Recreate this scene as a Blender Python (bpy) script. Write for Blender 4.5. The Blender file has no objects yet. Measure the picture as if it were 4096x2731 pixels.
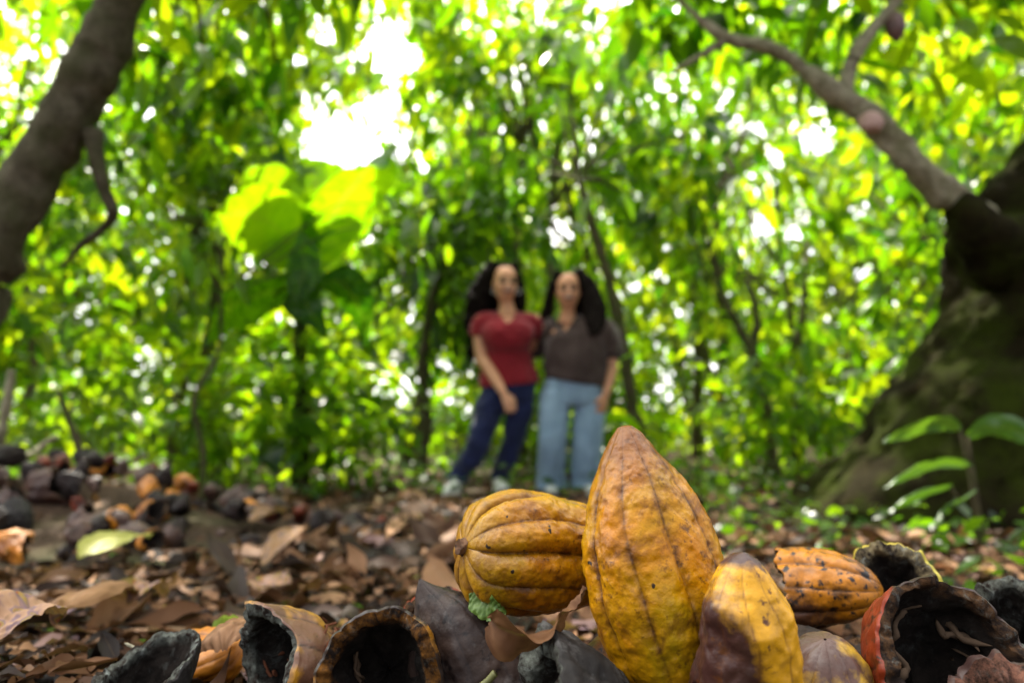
import bpy, bmesh, math
import numpy as np
from mathutils import Vector, Matrix, Quaternion
R_ = math.radians
sc = bpy.context.scene
COL = sc.collection
rng = np.random.default_rng(11)

# ------------------------------------------------------------------ camera
FPX = 1024 * 24 / 36.0
TILT = math.atan(80 / FPX)
CAM = np.array([0, 0, 0.5])
FWD = np.array([0, math.cos(TILT), math.sin(TILT)])
UPV = np.array([0, -math.sin(TILT), math.cos(TILT)])

def P(u, v, d):
    """world point seen along direction (u,v) at depth d - used to survey where things stand"""
    return CAM + FWD * d + np.array([1., 0, 0]) * ((u - 512) / FPX * d) - UPV * ((v - 341) / FPX * d)

cd = bpy.data.cameras.new('camera'); co = bpy.data.objects.new('camera', cd); COL.objects.link(co)
co.location = CAM; co.rotation_euler = (math.pi / 2 + TILT, 0, 0)
cd.lens = 24; cd.sensor_width = 36; cd.clip_start = 0.02; cd.clip_end = 500
cd.dof.use_dof = True; cd.dof.focus_distance = 0.405; cd.dof.aperture_fstop = 4.7; cd.dof.aperture_blades = 0
sc.camera = co

# ------------------------------------------------------------------ noise
def _h(i, j, k, s):
    n = (i * 374761393 + j * 668265263 + k * 2147483647 + s * 1274126177) & 0xffffffff
    n = ((n ^ (n >> 13)) * 1274126177) & 0xffffffff
    n = n ^ (n >> 16)
    return (n & 0xffff) / 65535.0 * 2 - 1

def vnoise(p, s=0):
    p = np.asarray(p, float); i = np.floor(p).astype(np.int64); f = p - i
    f = f * f * f * (f * (f * 6 - 15) + 10)
    o = 0
    for a in (0, 1):
        for b in (0, 1):
            for c in (0, 1):
                w = (f[..., 0] if a else 1 - f[..., 0]) * (f[..., 1] if b else 1 - f[..., 1]) * (f[..., 2] if c else 1 - f[..., 2])
                o = o + w * _h(i[..., 0] + a, i[..., 1] + b, i[..., 2] + c, s)
    return o

def fbm(p, s=0, o=3):
    r = 0; a = 1.0; p = np.asarray(p, float)
    for k in range(o):
        r = r + a * vnoise(p * 2 ** k, s + k * 17); a *= .5
    return r

def spline(pts, n):
    """Catmull-Rom through rows of pts, resampled to n rows"""
    p = np.asarray(pts, float)
    if p.ndim == 1: p = p[:, None]
    m = len(p); t = np.linspace(0, m - 1, n); i = np.clip(np.floor(t).astype(int), 0, m - 2); f = (t - i)[:, None]
    q = np.vstack([2 * p[0] - p[1], p, 2 * p[-1] - p[-2]])
    p0, p1, p2, p3 = q[i], q[i + 1], q[i + 2], q[i + 3]
    return .5 * (2 * p1 + (p2 - p0) * f + (2 * p0 - 5 * p1 + 4 * p2 - p3) * f ** 2 + (3 * p1 - p0 - 3 * p2 + p3) * f ** 3)

def nrm(a):
    a = np.asarray(a, float); return a / (np.linalg.norm(a, axis=-1, keepdims=True) + 1e-12)

# ------------------------------------------------------------------ objects
def tag(o, label=None, cat=None, group=None, kind=None):
    if label: o['label'] = label
    if cat: o['category'] = cat
    if group: o['group'] = group
    if kind: o['kind'] = kind
    return o

def empty(name, loc, rot=None):
    o = bpy.data.objects.new(name, None); COL.objects.link(o); o.location = loc; o.empty_display_size = .05
    if rot is not None:
        o.rotation_mode = 'QUATERNION'; o.rotation_quaternion = rot
    return o

def mesh_obj(name, V, F, mat, parent=None, attrs=None, smooth=True, local=True):
    """one mesh object; F is an (n,4) array or a list of tuples; local=False: V is in world space, parent unrotated"""
    V = np.asarray(V, float)
    if not local and parent is not None: V = V - np.array(parent.location)
    me = bpy.data.meshes.new(name)
    if isinstance(F, np.ndarray):
        n = len(F); k = F.shape[1]
        me.vertices.add(len(V)); me.vertices.foreach_set('co', V.astype(np.float32).ravel())
        me.loops.add(n * k); me.loops.foreach_set('vertex_index', F.astype(np.int32).ravel())
        me.polygons.add(n); me.polygons.foreach_set('loop_start', np.arange(0, n * k, k, dtype=np.int32))
        me.update(calc_edges=True)
    else:
        me.from_pydata(V.tolist(), [], F); me.update()
    me.validate()
    if smooth: me.polygons.foreach_set('use_smooth', np.ones(len(me.polygons), bool))
    for k, a in (attrs or {}).items():
        at = me.attributes.new(k, 'FLOAT', 'POINT'); at.data.foreach_set('value', np.asarray(a, np.float32).ravel())
    if mat: me.materials.append(mat)
    o = bpy.data.objects.new(name, me); COL.objects.link(o)
    if parent is not None: o.parent = parent
    return o

def grid_faces(nr, nc, wrap=False, off=0):
    r = np.arange(nr - 1)[:, None]; c = np.arange(nc if wrap else nc - 1)[None, :]
    c2 = (c + 1) % nc
    f = np.stack([r * nc + c, r * nc + c2, (r + 1) * nc + c2, (r + 1) * nc + c], -1)
    return f.reshape(-1, 4) + off

class Acc:
    def __init__(s): s.V = []; s.F = []; s.n = 0; s.A = {}
    def add(s, V, F, **at):
        V = np.asarray(V, float).reshape(-1, 3); s.V.append(V); s.F.append(np.asarray(F) + s.n); s.n += len(V)
        for k, a in at.items(): s.A.setdefault(k, []).append(np.broadcast_to(np.asarray(a, float).ravel(), (len(V),)) if np.size(a) == 1 else np.asarray(a, float).ravel())
    def build(s, name, mat, parent=None, local=False):
        return mesh_obj(name, np.vstack(s.V), np.vstack(s.F), mat, parent, {k: np.concatenate(v) for k, v in s.A.items()}, True, local)

def tube(acc, pts, rad, ns=10, n=None, rough=0, seed=0, freq=6, cap=True):
    pts = np.asarray(pts, float); n = n or max(6, len(pts) * 4)
    C = spline(pts, n); r = spline(np.asarray(rad, float), n)[:, 0]; r = np.maximum(r, .0008)
    T = nrm(np.gradient(C, axis=0)); ref = np.array([0.31, .2, .93]); ref = np.where(np.abs(T @ ref)[:, None] > .95, np.array([1., 0, 0]), ref)
    B = nrm(np.cross(T, ref)); N = np.cross(B, T)
    th = np.linspace(0, 2 * np.pi, ns, endpoint=False)
    D = B[:, None] * np.cos(th)[None, :, None] + N[:, None] * np.sin(th)[None, :, None]
    rr = r[:, None] * np.ones(ns)
    V = C[:, None] + D * rr[..., None]
    if rough:
        V = V + D * (rough * rr * fbm(V * freq, seed, 3))[..., None]
    if cap:
        V[0] = C[0]; V[-1] = C[-1] if r[-1] < .004 else V[-1]
        V = np.concatenate([V, np.broadcast_to(C[-1], (1, ns, 3))], 0)
    acc.add(V, grid_faces(len(V), ns, True))

# ------------------------------------------------------------------ materials
def mat_new(name):
    m = bpy.data.materials.new(name); m.use_nodes = True; nt = m.node_tree; nt.nodes.clear()
    return m, nt, nt.nodes, nt.links

def N(nt, t, **kw):
    n = nt.nodes.new(t)
    for k, v in kw.items():
        if k in n.inputs: n.inputs[k].default_value = v
        else: setattr(n, k, v)
    return n

def ramp(nt, stops, fac, interp='LINEAR'):
    r = nt.nodes.new('ShaderNodeValToRGB'); e = r.color_ramp.elements; r.color_ramp.interpolation = interp
    while len(e) < len(stops): e.new(0.5)
    for x, (p, c) in zip(e, stops):
        x.position = p; x.color = (*c, 1) if len(c) == 3 else c
    nt.links.new(fac, r.inputs[0]); return r.outputs[0]

def fr(nt, a, b, fac):
    m = nt.nodes.new('ShaderNodeMapRange'); m.inputs[1].default_value = a; m.inputs[2].default_value = b
    nt.links.new(fac, m.inputs[0]); return m.outputs[0]

def mix(nt, fac, a, b, blend='MIX'):
    m = nt.nodes.new('ShaderNodeMix'); m.data_type = 'RGBA'; m.blend_type = blend
    for s, v in ((0, fac), (6, a), (7, b)):
        if hasattr(v, 'links'): nt.links.new(v, m.inputs[s])
        elif s == 0: m.inputs[0].default_value = v
        else: m.inputs[s].default_value = (*v, 1)
    return m.outputs[2]

def mul(nt, a, b, op='MULTIPLY'):
    m = nt.nodes.new('ShaderNodeMath'); m.operation = op
    for i, v in ((0, a), (1, b)):
        if hasattr(v, 'links'): nt.links.new(v, m.inputs[i])
        else: m.inputs[i].default_value = v
    return m.outputs[0]

def attr(nt, name):
    a = nt.nodes.new('ShaderNodeAttribute'); a.attribute_name = name; return a.outputs['Fac']

def noise(nt, scale, detail=4, w=None, rough=.55, co=None, dist=0):
    n = nt.nodes.new('ShaderNodeTexNoise'); n.noise_dimensions = '4D'
    n.inputs['Scale'].default_value = scale; n.inputs['Detail'].default_value = detail; n.inputs['Roughness'].default_value = rough
    n.inputs['Distortion'].default_value = dist
    if co is not None: nt.links.new(co, n.inputs['Vector'])
    if w is not None:
        if hasattr(w, 'links'): nt.links.new(w, n.inputs['W'])
        else: n.inputs['W'].default_value = w
    return n.outputs['Fac']

def objco(nt): return nt.nodes.new('ShaderNodeTexCoord').outputs['Object']
def objrand(nt): return mul(nt, nt.nodes.new('ShaderNodeObjectInfo').outputs['Random'], 37.0)

def finish(nt, color, rough=.6, spec=.4, bump=None, bs=.3, bd=.001, coat=0, sheen=0):
    b = nt.nodes.new('ShaderNodeBsdfPrincipled'); o = nt.nodes.new('ShaderNodeOutputMaterial')
    if hasattr(color, 'links'): nt.links.new(color, b.inputs['Base Color'])
    else: b.inputs['Base Color'].default_value = (*color, 1)
    if hasattr(rough, 'links'): nt.links.new(rough, b.inputs['Roughness'])
    else: b.inputs['Roughness'].default_value = rough
    b.inputs['Specular IOR Level'].default_value = spec
    b.inputs['Coat Weight'].default_value = coat; b.inputs['Coat Roughness'].default_value = .25
    b.inputs['Sheen Weight'].default_value = sheen
    if bump is not None:
        bp = nt.nodes.new('ShaderNodeBump'); bp.inputs['Strength'].default_value = bs; bp.inputs['Distance'].default_value = bd
        nt.links.new(bump, bp.inputs['Height']); nt.links.new(bp.outputs[0], b.inputs['Normal'])
    nt.links.new(b.outputs[0], o.inputs[0]); return b

def rind_mat(name, main, alt, dark, blotch=.5, soft=.06, specks=.62, rough=.42, mould=0., bscale=22, furrow=.8, spec=.45):
    m, nt, ns, ln = mat_new(name); co = objco(nt); w = objrand(nt)
    n1 = noise(nt, bscale, 6, w, .6, co, .3)
    n1 = mul(nt, n1, mul(nt, attr(nt, 'brown'), .5), 'ADD')
    tone = noise(nt, bscale * 2.2, 5, mul(nt, w, 3.1, 'ADD'), .6, co)
    base = mix(nt, fr(nt, .32, .68, tone), tuple(c * .78 for c in main), tuple(min(1, c * 1.18) for c in main))
    c = mix(nt, fr(nt, blotch - soft, blotch + soft, n1), base, alt)
    n2 = noise(nt, 150, 3, mul(nt, w, 5.3, 'ADD'), .6, co)
    n2b = noise(nt, 46, 6, mul(nt, w, 9.7, 'ADD'), .7, co)
    c = mix(nt, fr(nt, specks, specks + .09, n2), c, dark)
    c = mix(nt, mul(nt, fr(nt, specks - .02, specks + .1, n2b), .75), c, dark)
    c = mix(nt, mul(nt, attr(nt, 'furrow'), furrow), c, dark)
    if mould:
        n4 = noise(nt, 70, 8, mul(nt, w, 1.7, 'ADD'), .75, co)
        c = mix(nt, mul(nt, fr(nt, .52, .72, n4), mould), c, (.28, .27, .26))
    hb = noise(nt, 320, 4, w, .6, co)
    hb2 = noise(nt, 90, 4, w, .55, co)
    bump = mul(nt, mul(nt, hb, .35), hb2, 'ADD')
    rr = fr(nt, .0, 1., n2b); rg = mul(nt, mul(nt, rr, .4), rough - .2, 'ADD')
    finish(nt, c, rg, spec, bump, .55, .0016, 0)
    return m

def pod_mat():
    m, nt, ns, ln = mat_new('ripe_pod_skin'); co = objco(nt); w = objrand(nt)
    a = noise(nt, 20, 6, w, .62, co, .5); b = noise(nt, 52, 8, mul(nt, w, 4., 'ADD'), .70, co, .6); f = noise(nt, 330, 3, mul(nt, w, 6., 'ADD'), .6, co)
    c = ramp(nt, [(.28, (.32, .20, .0008)), (.42, (.50, .235, .0006)), (.56, (.50, .185, .0006)), (.74, (.30, .070, .001))], a)
    c = mix(nt, fr(nt, .3, .7, f), mix(nt, .35, c, (.16, .06, .003)), c)
    c = mix(nt, mul(nt, fr(nt, .50, .66, b), .85), c, (.17, .048, .005))
    br = attr(nt, 'brown')                                # warm russet end and crests
    bb = mul(nt, fr(nt, .30, .62, mul(nt, mul(nt, br, .55), mul(nt, b, .6), 'ADD')), .9)
    c = mix(nt, bb, c, (.16, .050, .010))
    c = mix(nt, mul(nt, attr(nt, 'green'), .5), c, (.19, .19, .006))
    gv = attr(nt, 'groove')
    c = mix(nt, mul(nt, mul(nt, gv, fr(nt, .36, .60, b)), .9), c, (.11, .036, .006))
    d = noise(nt, 210, 4, mul(nt, w, 8., 'ADD'), .65, co)
    pat = noise(nt, 30, 3, mul(nt, w, 11., 'ADD'), .6, co)
    c = mix(nt, mul(nt, mul(nt, fr(nt, .54, .64, d), fr(nt, .40, .62, pat)), .85), c, (.065, .022, .006))
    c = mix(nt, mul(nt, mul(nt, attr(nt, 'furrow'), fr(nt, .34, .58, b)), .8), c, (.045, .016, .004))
    e = noise(nt, 95, 2, mul(nt, w, 2., 'ADD'), .5, co)
    c = mix(nt, fr(nt, .705, .725, e), c, (.020, .011, .007))
    bump = mul(nt, mul(nt, noise(nt, 420, 3, w, .6, co), .35), noise(nt, 110, 5, w, .6, co), 'ADD')
    rg = mul(nt, mul(nt, b, .35), .16, 'ADD')
    finish(nt, c, rg, .32, bump, .7, .0016, .03)
    return m

def lining_mat(name='dried_lining', rim=(.10, .05, .022), fibre=.25):
    m, nt, ns, ln = mat_new(name); co = objco(nt); w = objrand(nt)
    a = noise(nt, 45, 8, w, .75, co, .6); b = noise(nt, 120, 6, mul(nt, w, 2., 'ADD'), .7, co)
    c = mix(nt, fr(nt, .35, .7, a), (.005, .004, .0035), (.020, .015, .012))
    rimc = mix(nt, fr(nt, .36, .58, b), rim, (.014, .009, .007))
    rm = mul(nt, attr(nt, 'rim'), fr(nt, .2, .5, a))
    c = mix(nt, rm, c, rimc)
    g = noise(nt, 60, 8, mul(nt, w, 6., 'ADD'), .8, co, 1.5)
    c = mix(nt, mul(nt, mul(nt, fr(nt, .53, .7, g), mul(nt, mul(nt, attr(nt, 'rim'), .8), .25, 'ADD')), fibre * 2.4), c, (.17, .185, .17))
    bump = mul(nt, a, mul(nt, b, .5), 'ADD')
    finish(nt, c, .9, .08, bump, .8, .003)
    return m

def leaf_mat(name, ref_stops, tr_stops, trans=.5, rough=.38, spec=.5):
    m, nt, ns, ln = mat_new(name); t = attr(nt, 'tint')
    ref = ramp(nt, ref_stops, t); tr = ramp(nt, tr_stops, t)
    q = attr(nt, 'across')
    vein = mul(nt, fr(nt, .10, .0, q), .35)
    ref = mix(nt, vein, ref, (.16, .2, .03)) if not name.startswith('dry') else mix(nt, vein, ref, (.10, .06, .035)); tr = mix(nt, vein, tr, (.3, .35, .02))
    b = N(nt, 'ShaderNodeBsdfPrincipled', Roughness=rough); b.inputs['Specular IOR Level'].default_value = spec
    ln.new(ref, b.inputs['Base Color'])
    tl = nt.nodes.new('ShaderNodeBsdfTranslucent'); ln.new(tr, tl.inputs[0])
    mx = nt.nodes.new('ShaderNodeMixShader'); mx.inputs[0].default_value = trans
    ln.new(b.outputs[0], mx.inputs[1]); ln.new(tl.outputs[0], mx.inputs[2])
    o = nt.nodes.new('ShaderNodeOutputMaterial'); ln.new(mx.outputs[0], o.inputs[0]); return m

def bark_mat(name, a, b, moss, mossamt=.5, scale=9, bd=.02):
    m, nt, ns, ln = mat_new(name); co = objco(nt); w = objrand(nt)
    n1 = noise(nt, scale, 7, w, .7, co, .4); n2 = noise(nt, scale * .6, 5, mul(nt, w, 3., 'ADD'), .65, co); n3 = noise(nt, scale * 7, 5, w, .7, co)
    c = mix(nt, fr(nt, .35, .65, n1), a, b); c = mix(nt, mul(nt, fr(nt, .42, .62, n2), mossamt), c, moss)
    c = mix(nt, mul(nt, fr(nt, .5, .7, n3), .5), c, tuple(x * .35 for x in a))
    finish(nt, c, .95, .05, mul(nt, n1, mul(nt, n3, .6), 'ADD'), .9, bd); return m

def cloth_mat(name, a, b, scale=60, rough=.85, sheen=.2):
    m, nt, ns, ln = mat_new(name); co = objco(nt)
    n = noise(nt, 7, 4, .5, .6, co); f = noise(nt, scale * 8, 2, 1.5, .5, co)
    finish(nt, mix(nt, fr(nt, .3, .7, n), a, b), rough, .2, mul(nt, noise(nt, 14, 4, 2., .55, co), mul(nt, f, .05), 'ADD'), .5, .02, 0, sheen); return m

def plain_mat(name, c, rough=.5, spec=.4):
    m, nt, ns, ln = mat_new(name); co = objco(nt); n = noise(nt, 40, 4, .3, .6, co)
    finish(nt, mix(nt, n, tuple(x * .8 for x in c), tuple(min(1, x * 1.15) for x in c)), rough, spec, n, .2, .002); return m

# ------------------------------------------------------------------ world and sun
SUN_EL, SUN_AZ = R_(52), R_(-24)          # azimuth from +Y towards +X
w = bpy.data.worlds.new('World'); sc.world = w; w.use_nodes = True; nt = w.node_tree; nt.nodes.clear()
sky = nt.nodes.new('ShaderNodeTexSky'); sky.sky_type = 'NISHITA'; sky.sun_disc = False
sky.sun_elevation = SUN_EL; sky.sun_rotation = SUN_AZ; sky.air_density = 1.2; sky.dust_density = 2.5
tc = nt.nodes.new('ShaderNodeTexCoord')
cl = noise(nt, 1.6, 6, .7, .6, tc.outputs['Generated'], .4)
dt = nt.nodes.new('ShaderNodeVectorMath'); dt.operation = 'DOT_PRODUCT'; nt.links.new(tc.outputs['Generated'], dt.inputs[0])
dt.inputs[1].default_value = (math.sin(SUN_AZ) * math.cos(SUN_EL), math.cos(SUN_AZ) * math.cos(SUN_EL), math.sin(SUN_EL))
glow = mul(nt, fr(nt, .0, 1., dt.outputs['Value']), 1.6, 'POWER')
cloud = mix(nt, glow, (1.9, 2.0, 2.2), (19., 18.6, 17.8))                     # thin cloud, brighter towards the sun
skyc = mix(nt, fr(nt, .22, .5, cl), sky.outputs[0], cloud)
bg = nt.nodes.new('ShaderNodeBackground'); nt.links.new(skyc, bg.inputs[0]); bg.inputs[1].default_value = .15
ow = nt.nodes.new('ShaderNodeOutputWorld'); nt.links.new(bg.outputs[0], ow.inputs[0])
sd = bpy.data.lights.new('sun', 'SUN'); sd.energy = 5; sd.angle = R_(.5); sd.color = (1, .94, .82)
so = bpy.data.objects.new('sun', sd); COL.objects.link(so)
svec = Vector((math.sin(SUN_AZ) * math.cos(SUN_EL), math.cos(SUN_AZ) * math.cos(SUN_EL), math.sin(SUN_EL)))
so.rotation_mode = 'QUATERNION'; so.rotation_quaternion = svec.to_track_quat('Z', 'Y'); so.location = svec * 30

# ------------------------------------------------------------------ ground
GY = np.array([-6, .2, .55, .8, 1.3, 1.9, 3, 4.7, 9, 30, 400.]); GZ = np.array([.2, .30, .285, .235, .165, .11, .045, 0, 0, .1, .3])
def ground_z(x, y):
    x = np.asarray(x, float); y = np.asarray(y, float)
    z = np.interp(y, GY, GZ)
    z = z + .23 * np.exp(-(((x + 1.85) / .80) ** 2 + ((y - 2.45) / .50) ** 2))
    z = z + .05 * np.exp(-(((x + .9) / .6) ** 2 + ((y - 2.0) / .5) ** 2))
    p = np.stack([x, y, 0 * x], -1)
    fade = np.clip((40 - np.abs(y)) / 40, 0, 1)
    return z + fade * (.018 * fbm(p * 2.2, 3, 3) + .006 * fbm(p * 14, 5, 2))

def ground():
    n = 240
    s = np.linspace(-1, 1, n); xs = np.sign(s) * (np.abs(s) ** 3) * 300 + s * 6
    t = np.linspace(0, 1, n + 60); ys = -8 + t * 15 + 380 * t ** 7
    X, Y = np.meshgrid(xs, ys); V = np.stack([X, Y, ground_z(X, Y)], -1)
    m, nt, ns, ln = mat_new('forest_soil'); co = objco(nt)
    a = noise(nt, 6, 8, .2, .7, co); b = noise(nt, 38, 6, .9, .7, co)
    c = mix(nt, fr(nt, .35, .65, a), (.028, .018, .011), (.075, .045, .028)); c = mix(nt, fr(nt, .5, .7, b), c, (.13, .085, .055))
    g = noise(nt, 2.1, 5, 4.2, .6, co); c = mix(nt, mul(nt, fr(nt, .5, .66, g), .55), c, (.05, .075, .018))
    finish(nt, c, .95, .15, mul(nt, b, a, 'ADD'), 1, .02)
    tag(mesh_obj('ground', V.reshape(-1, 3), grid_faces(*X.shape), m), kind='structure')
ground()

# ------------------------------------------------------------------ leaves (vectorised)
CLEAR = [((-.250, 1, .400), .070), ((-.185, 1, .57), .040), ((-.285, 1, .365), .028), ((-.205, 1, .46), .040), ((-.17, 1, .42), .022), ((-.235, 1, .283), .017), ((.07, 1, .285), .022), ((.37, 1, .29), .015), ((.42, 1, .277), .013), ((.334, 1, .30), .011), ((.466, 1, .427), .019), ((.40, 1, .40), .012), ((-.406, 1, .28), .020), ((-.385, 1, .233), .014), ((.23, 1, .25), .012), ((-.33, 1, .55), .014), ((-.29, 1, .60), .013), ((.52, 1, .22), .012), ((-.56, 1, .47), .012)]   # axis of the clearing between crowns, half-angle
_fr = np.random.default_rng(5)
SUNFLECK = [(_fr.uniform(-20, 1044), _fr.uniform(0, 460), _fr.uniform(4.8, 13), _fr.uniform(.12, .42)) for _ in range(400)] + [(255, 222, 4.5, .30), (345, 190, 4.7, .25), (225, 468, 7.2, .30), (268, 466, 7.4, .22), (275, 335, 6.6, .30), (340, 385, 6.8, .35), (420, 380, 7.4, .35), (120, 300, 5.2, .35), (60, 380, 5.4, .3), (700, 395, 7., .35), (830, 330, 7., .4), (900, 400, 5.2, .3), (690, 300, 7.6, .35), (450, 430, 7., .25), (740, 470, 6.2, .2), (160, 420, 6., .3), (640, 60, 7., .4), (60, 110, 5.5, .4)]   # spots brightened by leaf-free shafts added towards the sun
SV = np.array([math.sin(SUN_AZ) * math.cos(SUN_EL), math.cos(SUN_AZ) * math.cos(SUN_EL), math.sin(SUN_EL)])
def in_clearing(p):
    """the slanting gap between the crowns where the open sky shows"""
    q = p - np.array([0, 0, .5]); m = np.zeros(len(p), bool)
    for ax, r in CLEAR:
        a = nrm(np.array(ax, float)); d = q @ a; off = np.linalg.norm(q - d[:, None] * a, axis=1)
        wob = 1 + .55 * vnoise(p * 2.6, 9)
        m |= (off < r * d * wob) & (d > 2.6)
    m &= np.modf(np.abs(p[:, 0] * 917.3 + p[:, 2] * 331.7))[0] > .04              # a few stray leaves still hang in the gap
    for u, v, d, r in SUNFLECK:  # added shafts: leaves dropped along the sun direction to light each spot
        c = P(u, v, d); k = (p - c) @ SV; off = np.linalg.norm(p - c - k[:, None] * SV, axis=1); m |= (off < r) & (k > .35)
    return m

def leaves(acc, base, T, Nn, L, W, tint, fold=.25, droop=.3, ns=5, clear=True, wave=0.0):
    base = np.asarray(base, float)
    if clear:
        k = ~in_clearing(base + T * L[:, None] * .5)
        base, T, Nn, L, W, tint = base[k], T[k], Nn[k], L[k], W[k], tint[k]
        if np.ndim(droop): droop = np.asarray(droop)[k]
    n = len(base)
    if n == 0: return
    T = nrm(T); B = nrm(np.cross(Nn, T)); Nn = np.cross(T, B)
    s = np.linspace(0, 1, ns); wp = np.sin(np.pi * np.clip(s, 0, 1) ** .85) ** .8; wp[0] = .06; wp[-1] = .0
    q = np.array([-1., 0, 1.])
    S = s[None, :, None]; Q = q[None, None, :]; WP = wp[None, :, None]
    Lx = L[:, None, None]; Wx = W[:, None, None]
    dr = np.asarray(droop); dr = dr[:, None, None] if dr.ndim else dr
    along = Lx * S * (1 - .25 * dr * S)
    acr = Wx * .5 * WP * Q * np.cos(fold)
    up = Wx * .5 * WP * np.abs(Q) * np.sin(fold) - dr * Lx * S ** 2 + wave * Wx * np.sin(S * 9 + Q * 1.3 + tint[:, None, None] * 20) * np.abs(Q)
    z = np.zeros((n, ns, 3))
    V = base[:, None, None] + T[:, None, None] * (along + z)[..., None] + B[:, None, None] * (acr + z)[..., None] + Nn[:, None, None] * (up + z)[..., None]
    F0 = grid_faces(ns, 3); F = (F0[None] + (np.arange(n) * ns * 3)[:, None, None]).reshape(-1, 4)
    acc.add(V, F, tint=np.repeat(tint, ns * 3), across=np.tile(np.tile(np.abs(q), ns), n))

def cluster_leaves(acc, C, per=10, L=(.18, .30), asp=.34, spread=.14, down=.62, dark=0., ns=5, fold=.25, clear=True, tmean=None, tvar=.22):
    C = np.asarray(C, float); n = len(C) * per
    base = np.repeat(C, per, 0) + rng.normal(0, spread, (n, 3)) * np.array([1, 1, .7])
    az = rng.uniform(0, 2 * np.pi, n); el = -down + rng.normal(0, .45, n)
    T = np.stack([np.cos(az) * np.cos(el), np.sin(az) * np.cos(el), np.sin(el)], -1)
    Nn = nrm(np.array([0, 0, 1.]) + rng.normal(0, .45, (n, 3)))
    ll = rng.uniform(*L, n); ww = ll * asp * rng.uniform(.8, 1.2, n)
    ct = rng.uniform(.08, .95, len(C)) if tmean is None else tmean + rng.normal(0, .12, len(C))
    tint = np.clip(np.repeat(ct, per) + rng.normal(0, tvar * .6, n) - dark, 0, 1)
    leaves(acc, base, T, Nn, ll, ww, tint, fold, rng.uniform(.1, .45, n), ns, clear)

def in_ellipsoid(c, r, n, shell=.25):
    d = nrm(rng.normal(0, 1, (n, 3))); k = rng.uniform(shell ** 3, 1, n) ** (1 / 3)
    return np.array(c) + d * k[:, None] * np.array(r)

G0 = [(0., (.010, .030, .002)), (.5, (.030, .080, .003)), (1., (.08, .15, .005))]
LEAF = leaf_mat('cacao_leaf', G0, [(0., (.035, .15, .001)), (.45, (.20, .45, .002)), (1., (.52, .66, .004))], .56, .34, .3)
LEAF_FAR = leaf_mat('far_leaf_painted_sun', [(0., (.02, .055, .003)), (.5, (.06, .13, .004)), (1., (.13, .20, .006))], [(0., (.06, .22, .002)), (.5, (.28, .53, .003)), (1., (.60, .70, .008))], .60, .34, .3)  # brighter copy of the cacao leaf, sunlight put into the colour
LEAF_DARK = leaf_mat('leaf_painted_shade', [(0., (.010, .030, .006)), (.5, (.024, .070, .008)), (1., (.045, .115, .010))], [(0., (.07, .20, .002)), (1., (.28, .50, .004))], .5, .33, .4)  # darker copy of the cacao leaf, crown shade put into the colour
BANANA = leaf_mat('banana_leaf', [(0., (.03, .09, .004)), (1., (.08, .18, .006))], [(0., (.14, .38, .001)), (1., (.42, .64, .003))], .62, .4, .25)
LITTER = leaf_mat('dry_leaf', [(0., (.010, .007, .006)), (.22, (.030, .017, .012)), (.42, (.090, .038, .016)), (.60, (.14, .066, .030)), (.76, (.27, .145, .075)), (.86, (.34, .20, .12)), (.91, (.16, .10, .12)), (.955, (.26, .17, .03)), (.975, (.22, .035, .03)), (1., (.09, .2, .015))],
                  [(0., (.01, .006, .004)), (.6, (.14, .07, .025)), (1., (.3, .2, .05))], .15, .6, .14)
BARK = bark_mat('cacao_bark', (.045, .038, .023), (.15, .13, .09), (.055, .066, .02), .5, 15, .016)
BARK_THIN = bark_mat('thin_dark_bark', (.055, .045, .026), (.12, .10, .06), (.06, .09, .015), .6, 18, .006)
BARK_BIG = bark_mat('mossy_buttress_bark', (.011, .009, .004), (.026, .021, .008), (.030, .042, .004), .95, 8, .04)
BARK_LIMB = bark_mat('pale_limb_bark', (.15, .13, .085), (.46, .42, .30), (.12, .13, .04), .5, 14, .014)

# ------------------------------------------------------------------ trees
def bez(a, b, sag=.0, n=4, j=.06):
    a = np.array(a, float); b = np.array(b, float); t = np.linspace(0, 1, n)[:, None]
    p = a + (b - a) * t; p[:, 2] += sag * np.sin(np.pi * t[:, 0]); p[1:-1] += rng.normal(0, j, (n - 2, 3)); return p

def tree(name, stems, crowns, label, cat='tree', group=None, mat=LEAF, bark=BARK_THIN, per=10, L=(.17, .33), limbs=7, ns=5, tmean=None, dark=0, down=.65, spread=.17, leafclear=True, trunkname='trunk'):
    """stems: list of (points, radii); crowns: list of (centre, radii, clusters)"""
    b = np.array(stems[0][0][0], float); root = empty(name, b); tag(root, label, cat, group)
    ta = Acc()
    for i, (pts, rad) in enumerate(stems): tube(ta, pts, rad, 16, len(pts) * 8, .26, i + 3, 10)
    ca = Acc()
    for c, r, n in crowns:
        C = in_ellipsoid(c, r, n); cluster_leaves(ca, C, per, L, .34, spread, down, dark, ns, .25, leafclear, tmean)
        top = np.array(stems[0][0][-1]); tips = np.vstack([s[0][-1] for s in stems])
        for k in rng.choice(n, min(limbs, n), replace=False):
            a = tips[np.argmin(np.linalg.norm(tips - C[k], axis=1))]; r0 = stems[0][1][-1] * .7
            tube(ta, bez(a, C[k], .15), [r0, r0 * .7, r0 * .45, r0 * .2], 6, 10)
    ta.build(trunkname, bark, root); ca.build('crown', mat, root)
    return root

def gz(x, y): return float(ground_z(np.array([x]), np.array([y]))[0])
def stem(x, y, h, lean=(0, 0), r=.05, n=5, j=.04):
    z = gz(x, y) - .05; t = np.linspace(0, 1, n)
    p = np.stack([x + lean[0] * t ** 1.3 * h, y + lean[1] * t * h, z + (h + .05) * t], -1); p[1:] += rng.normal(0, j, (n - 1, 3)) * np.array([1, 1, .3])
    return p, np.linspace(r, r * .55, n)

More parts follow.
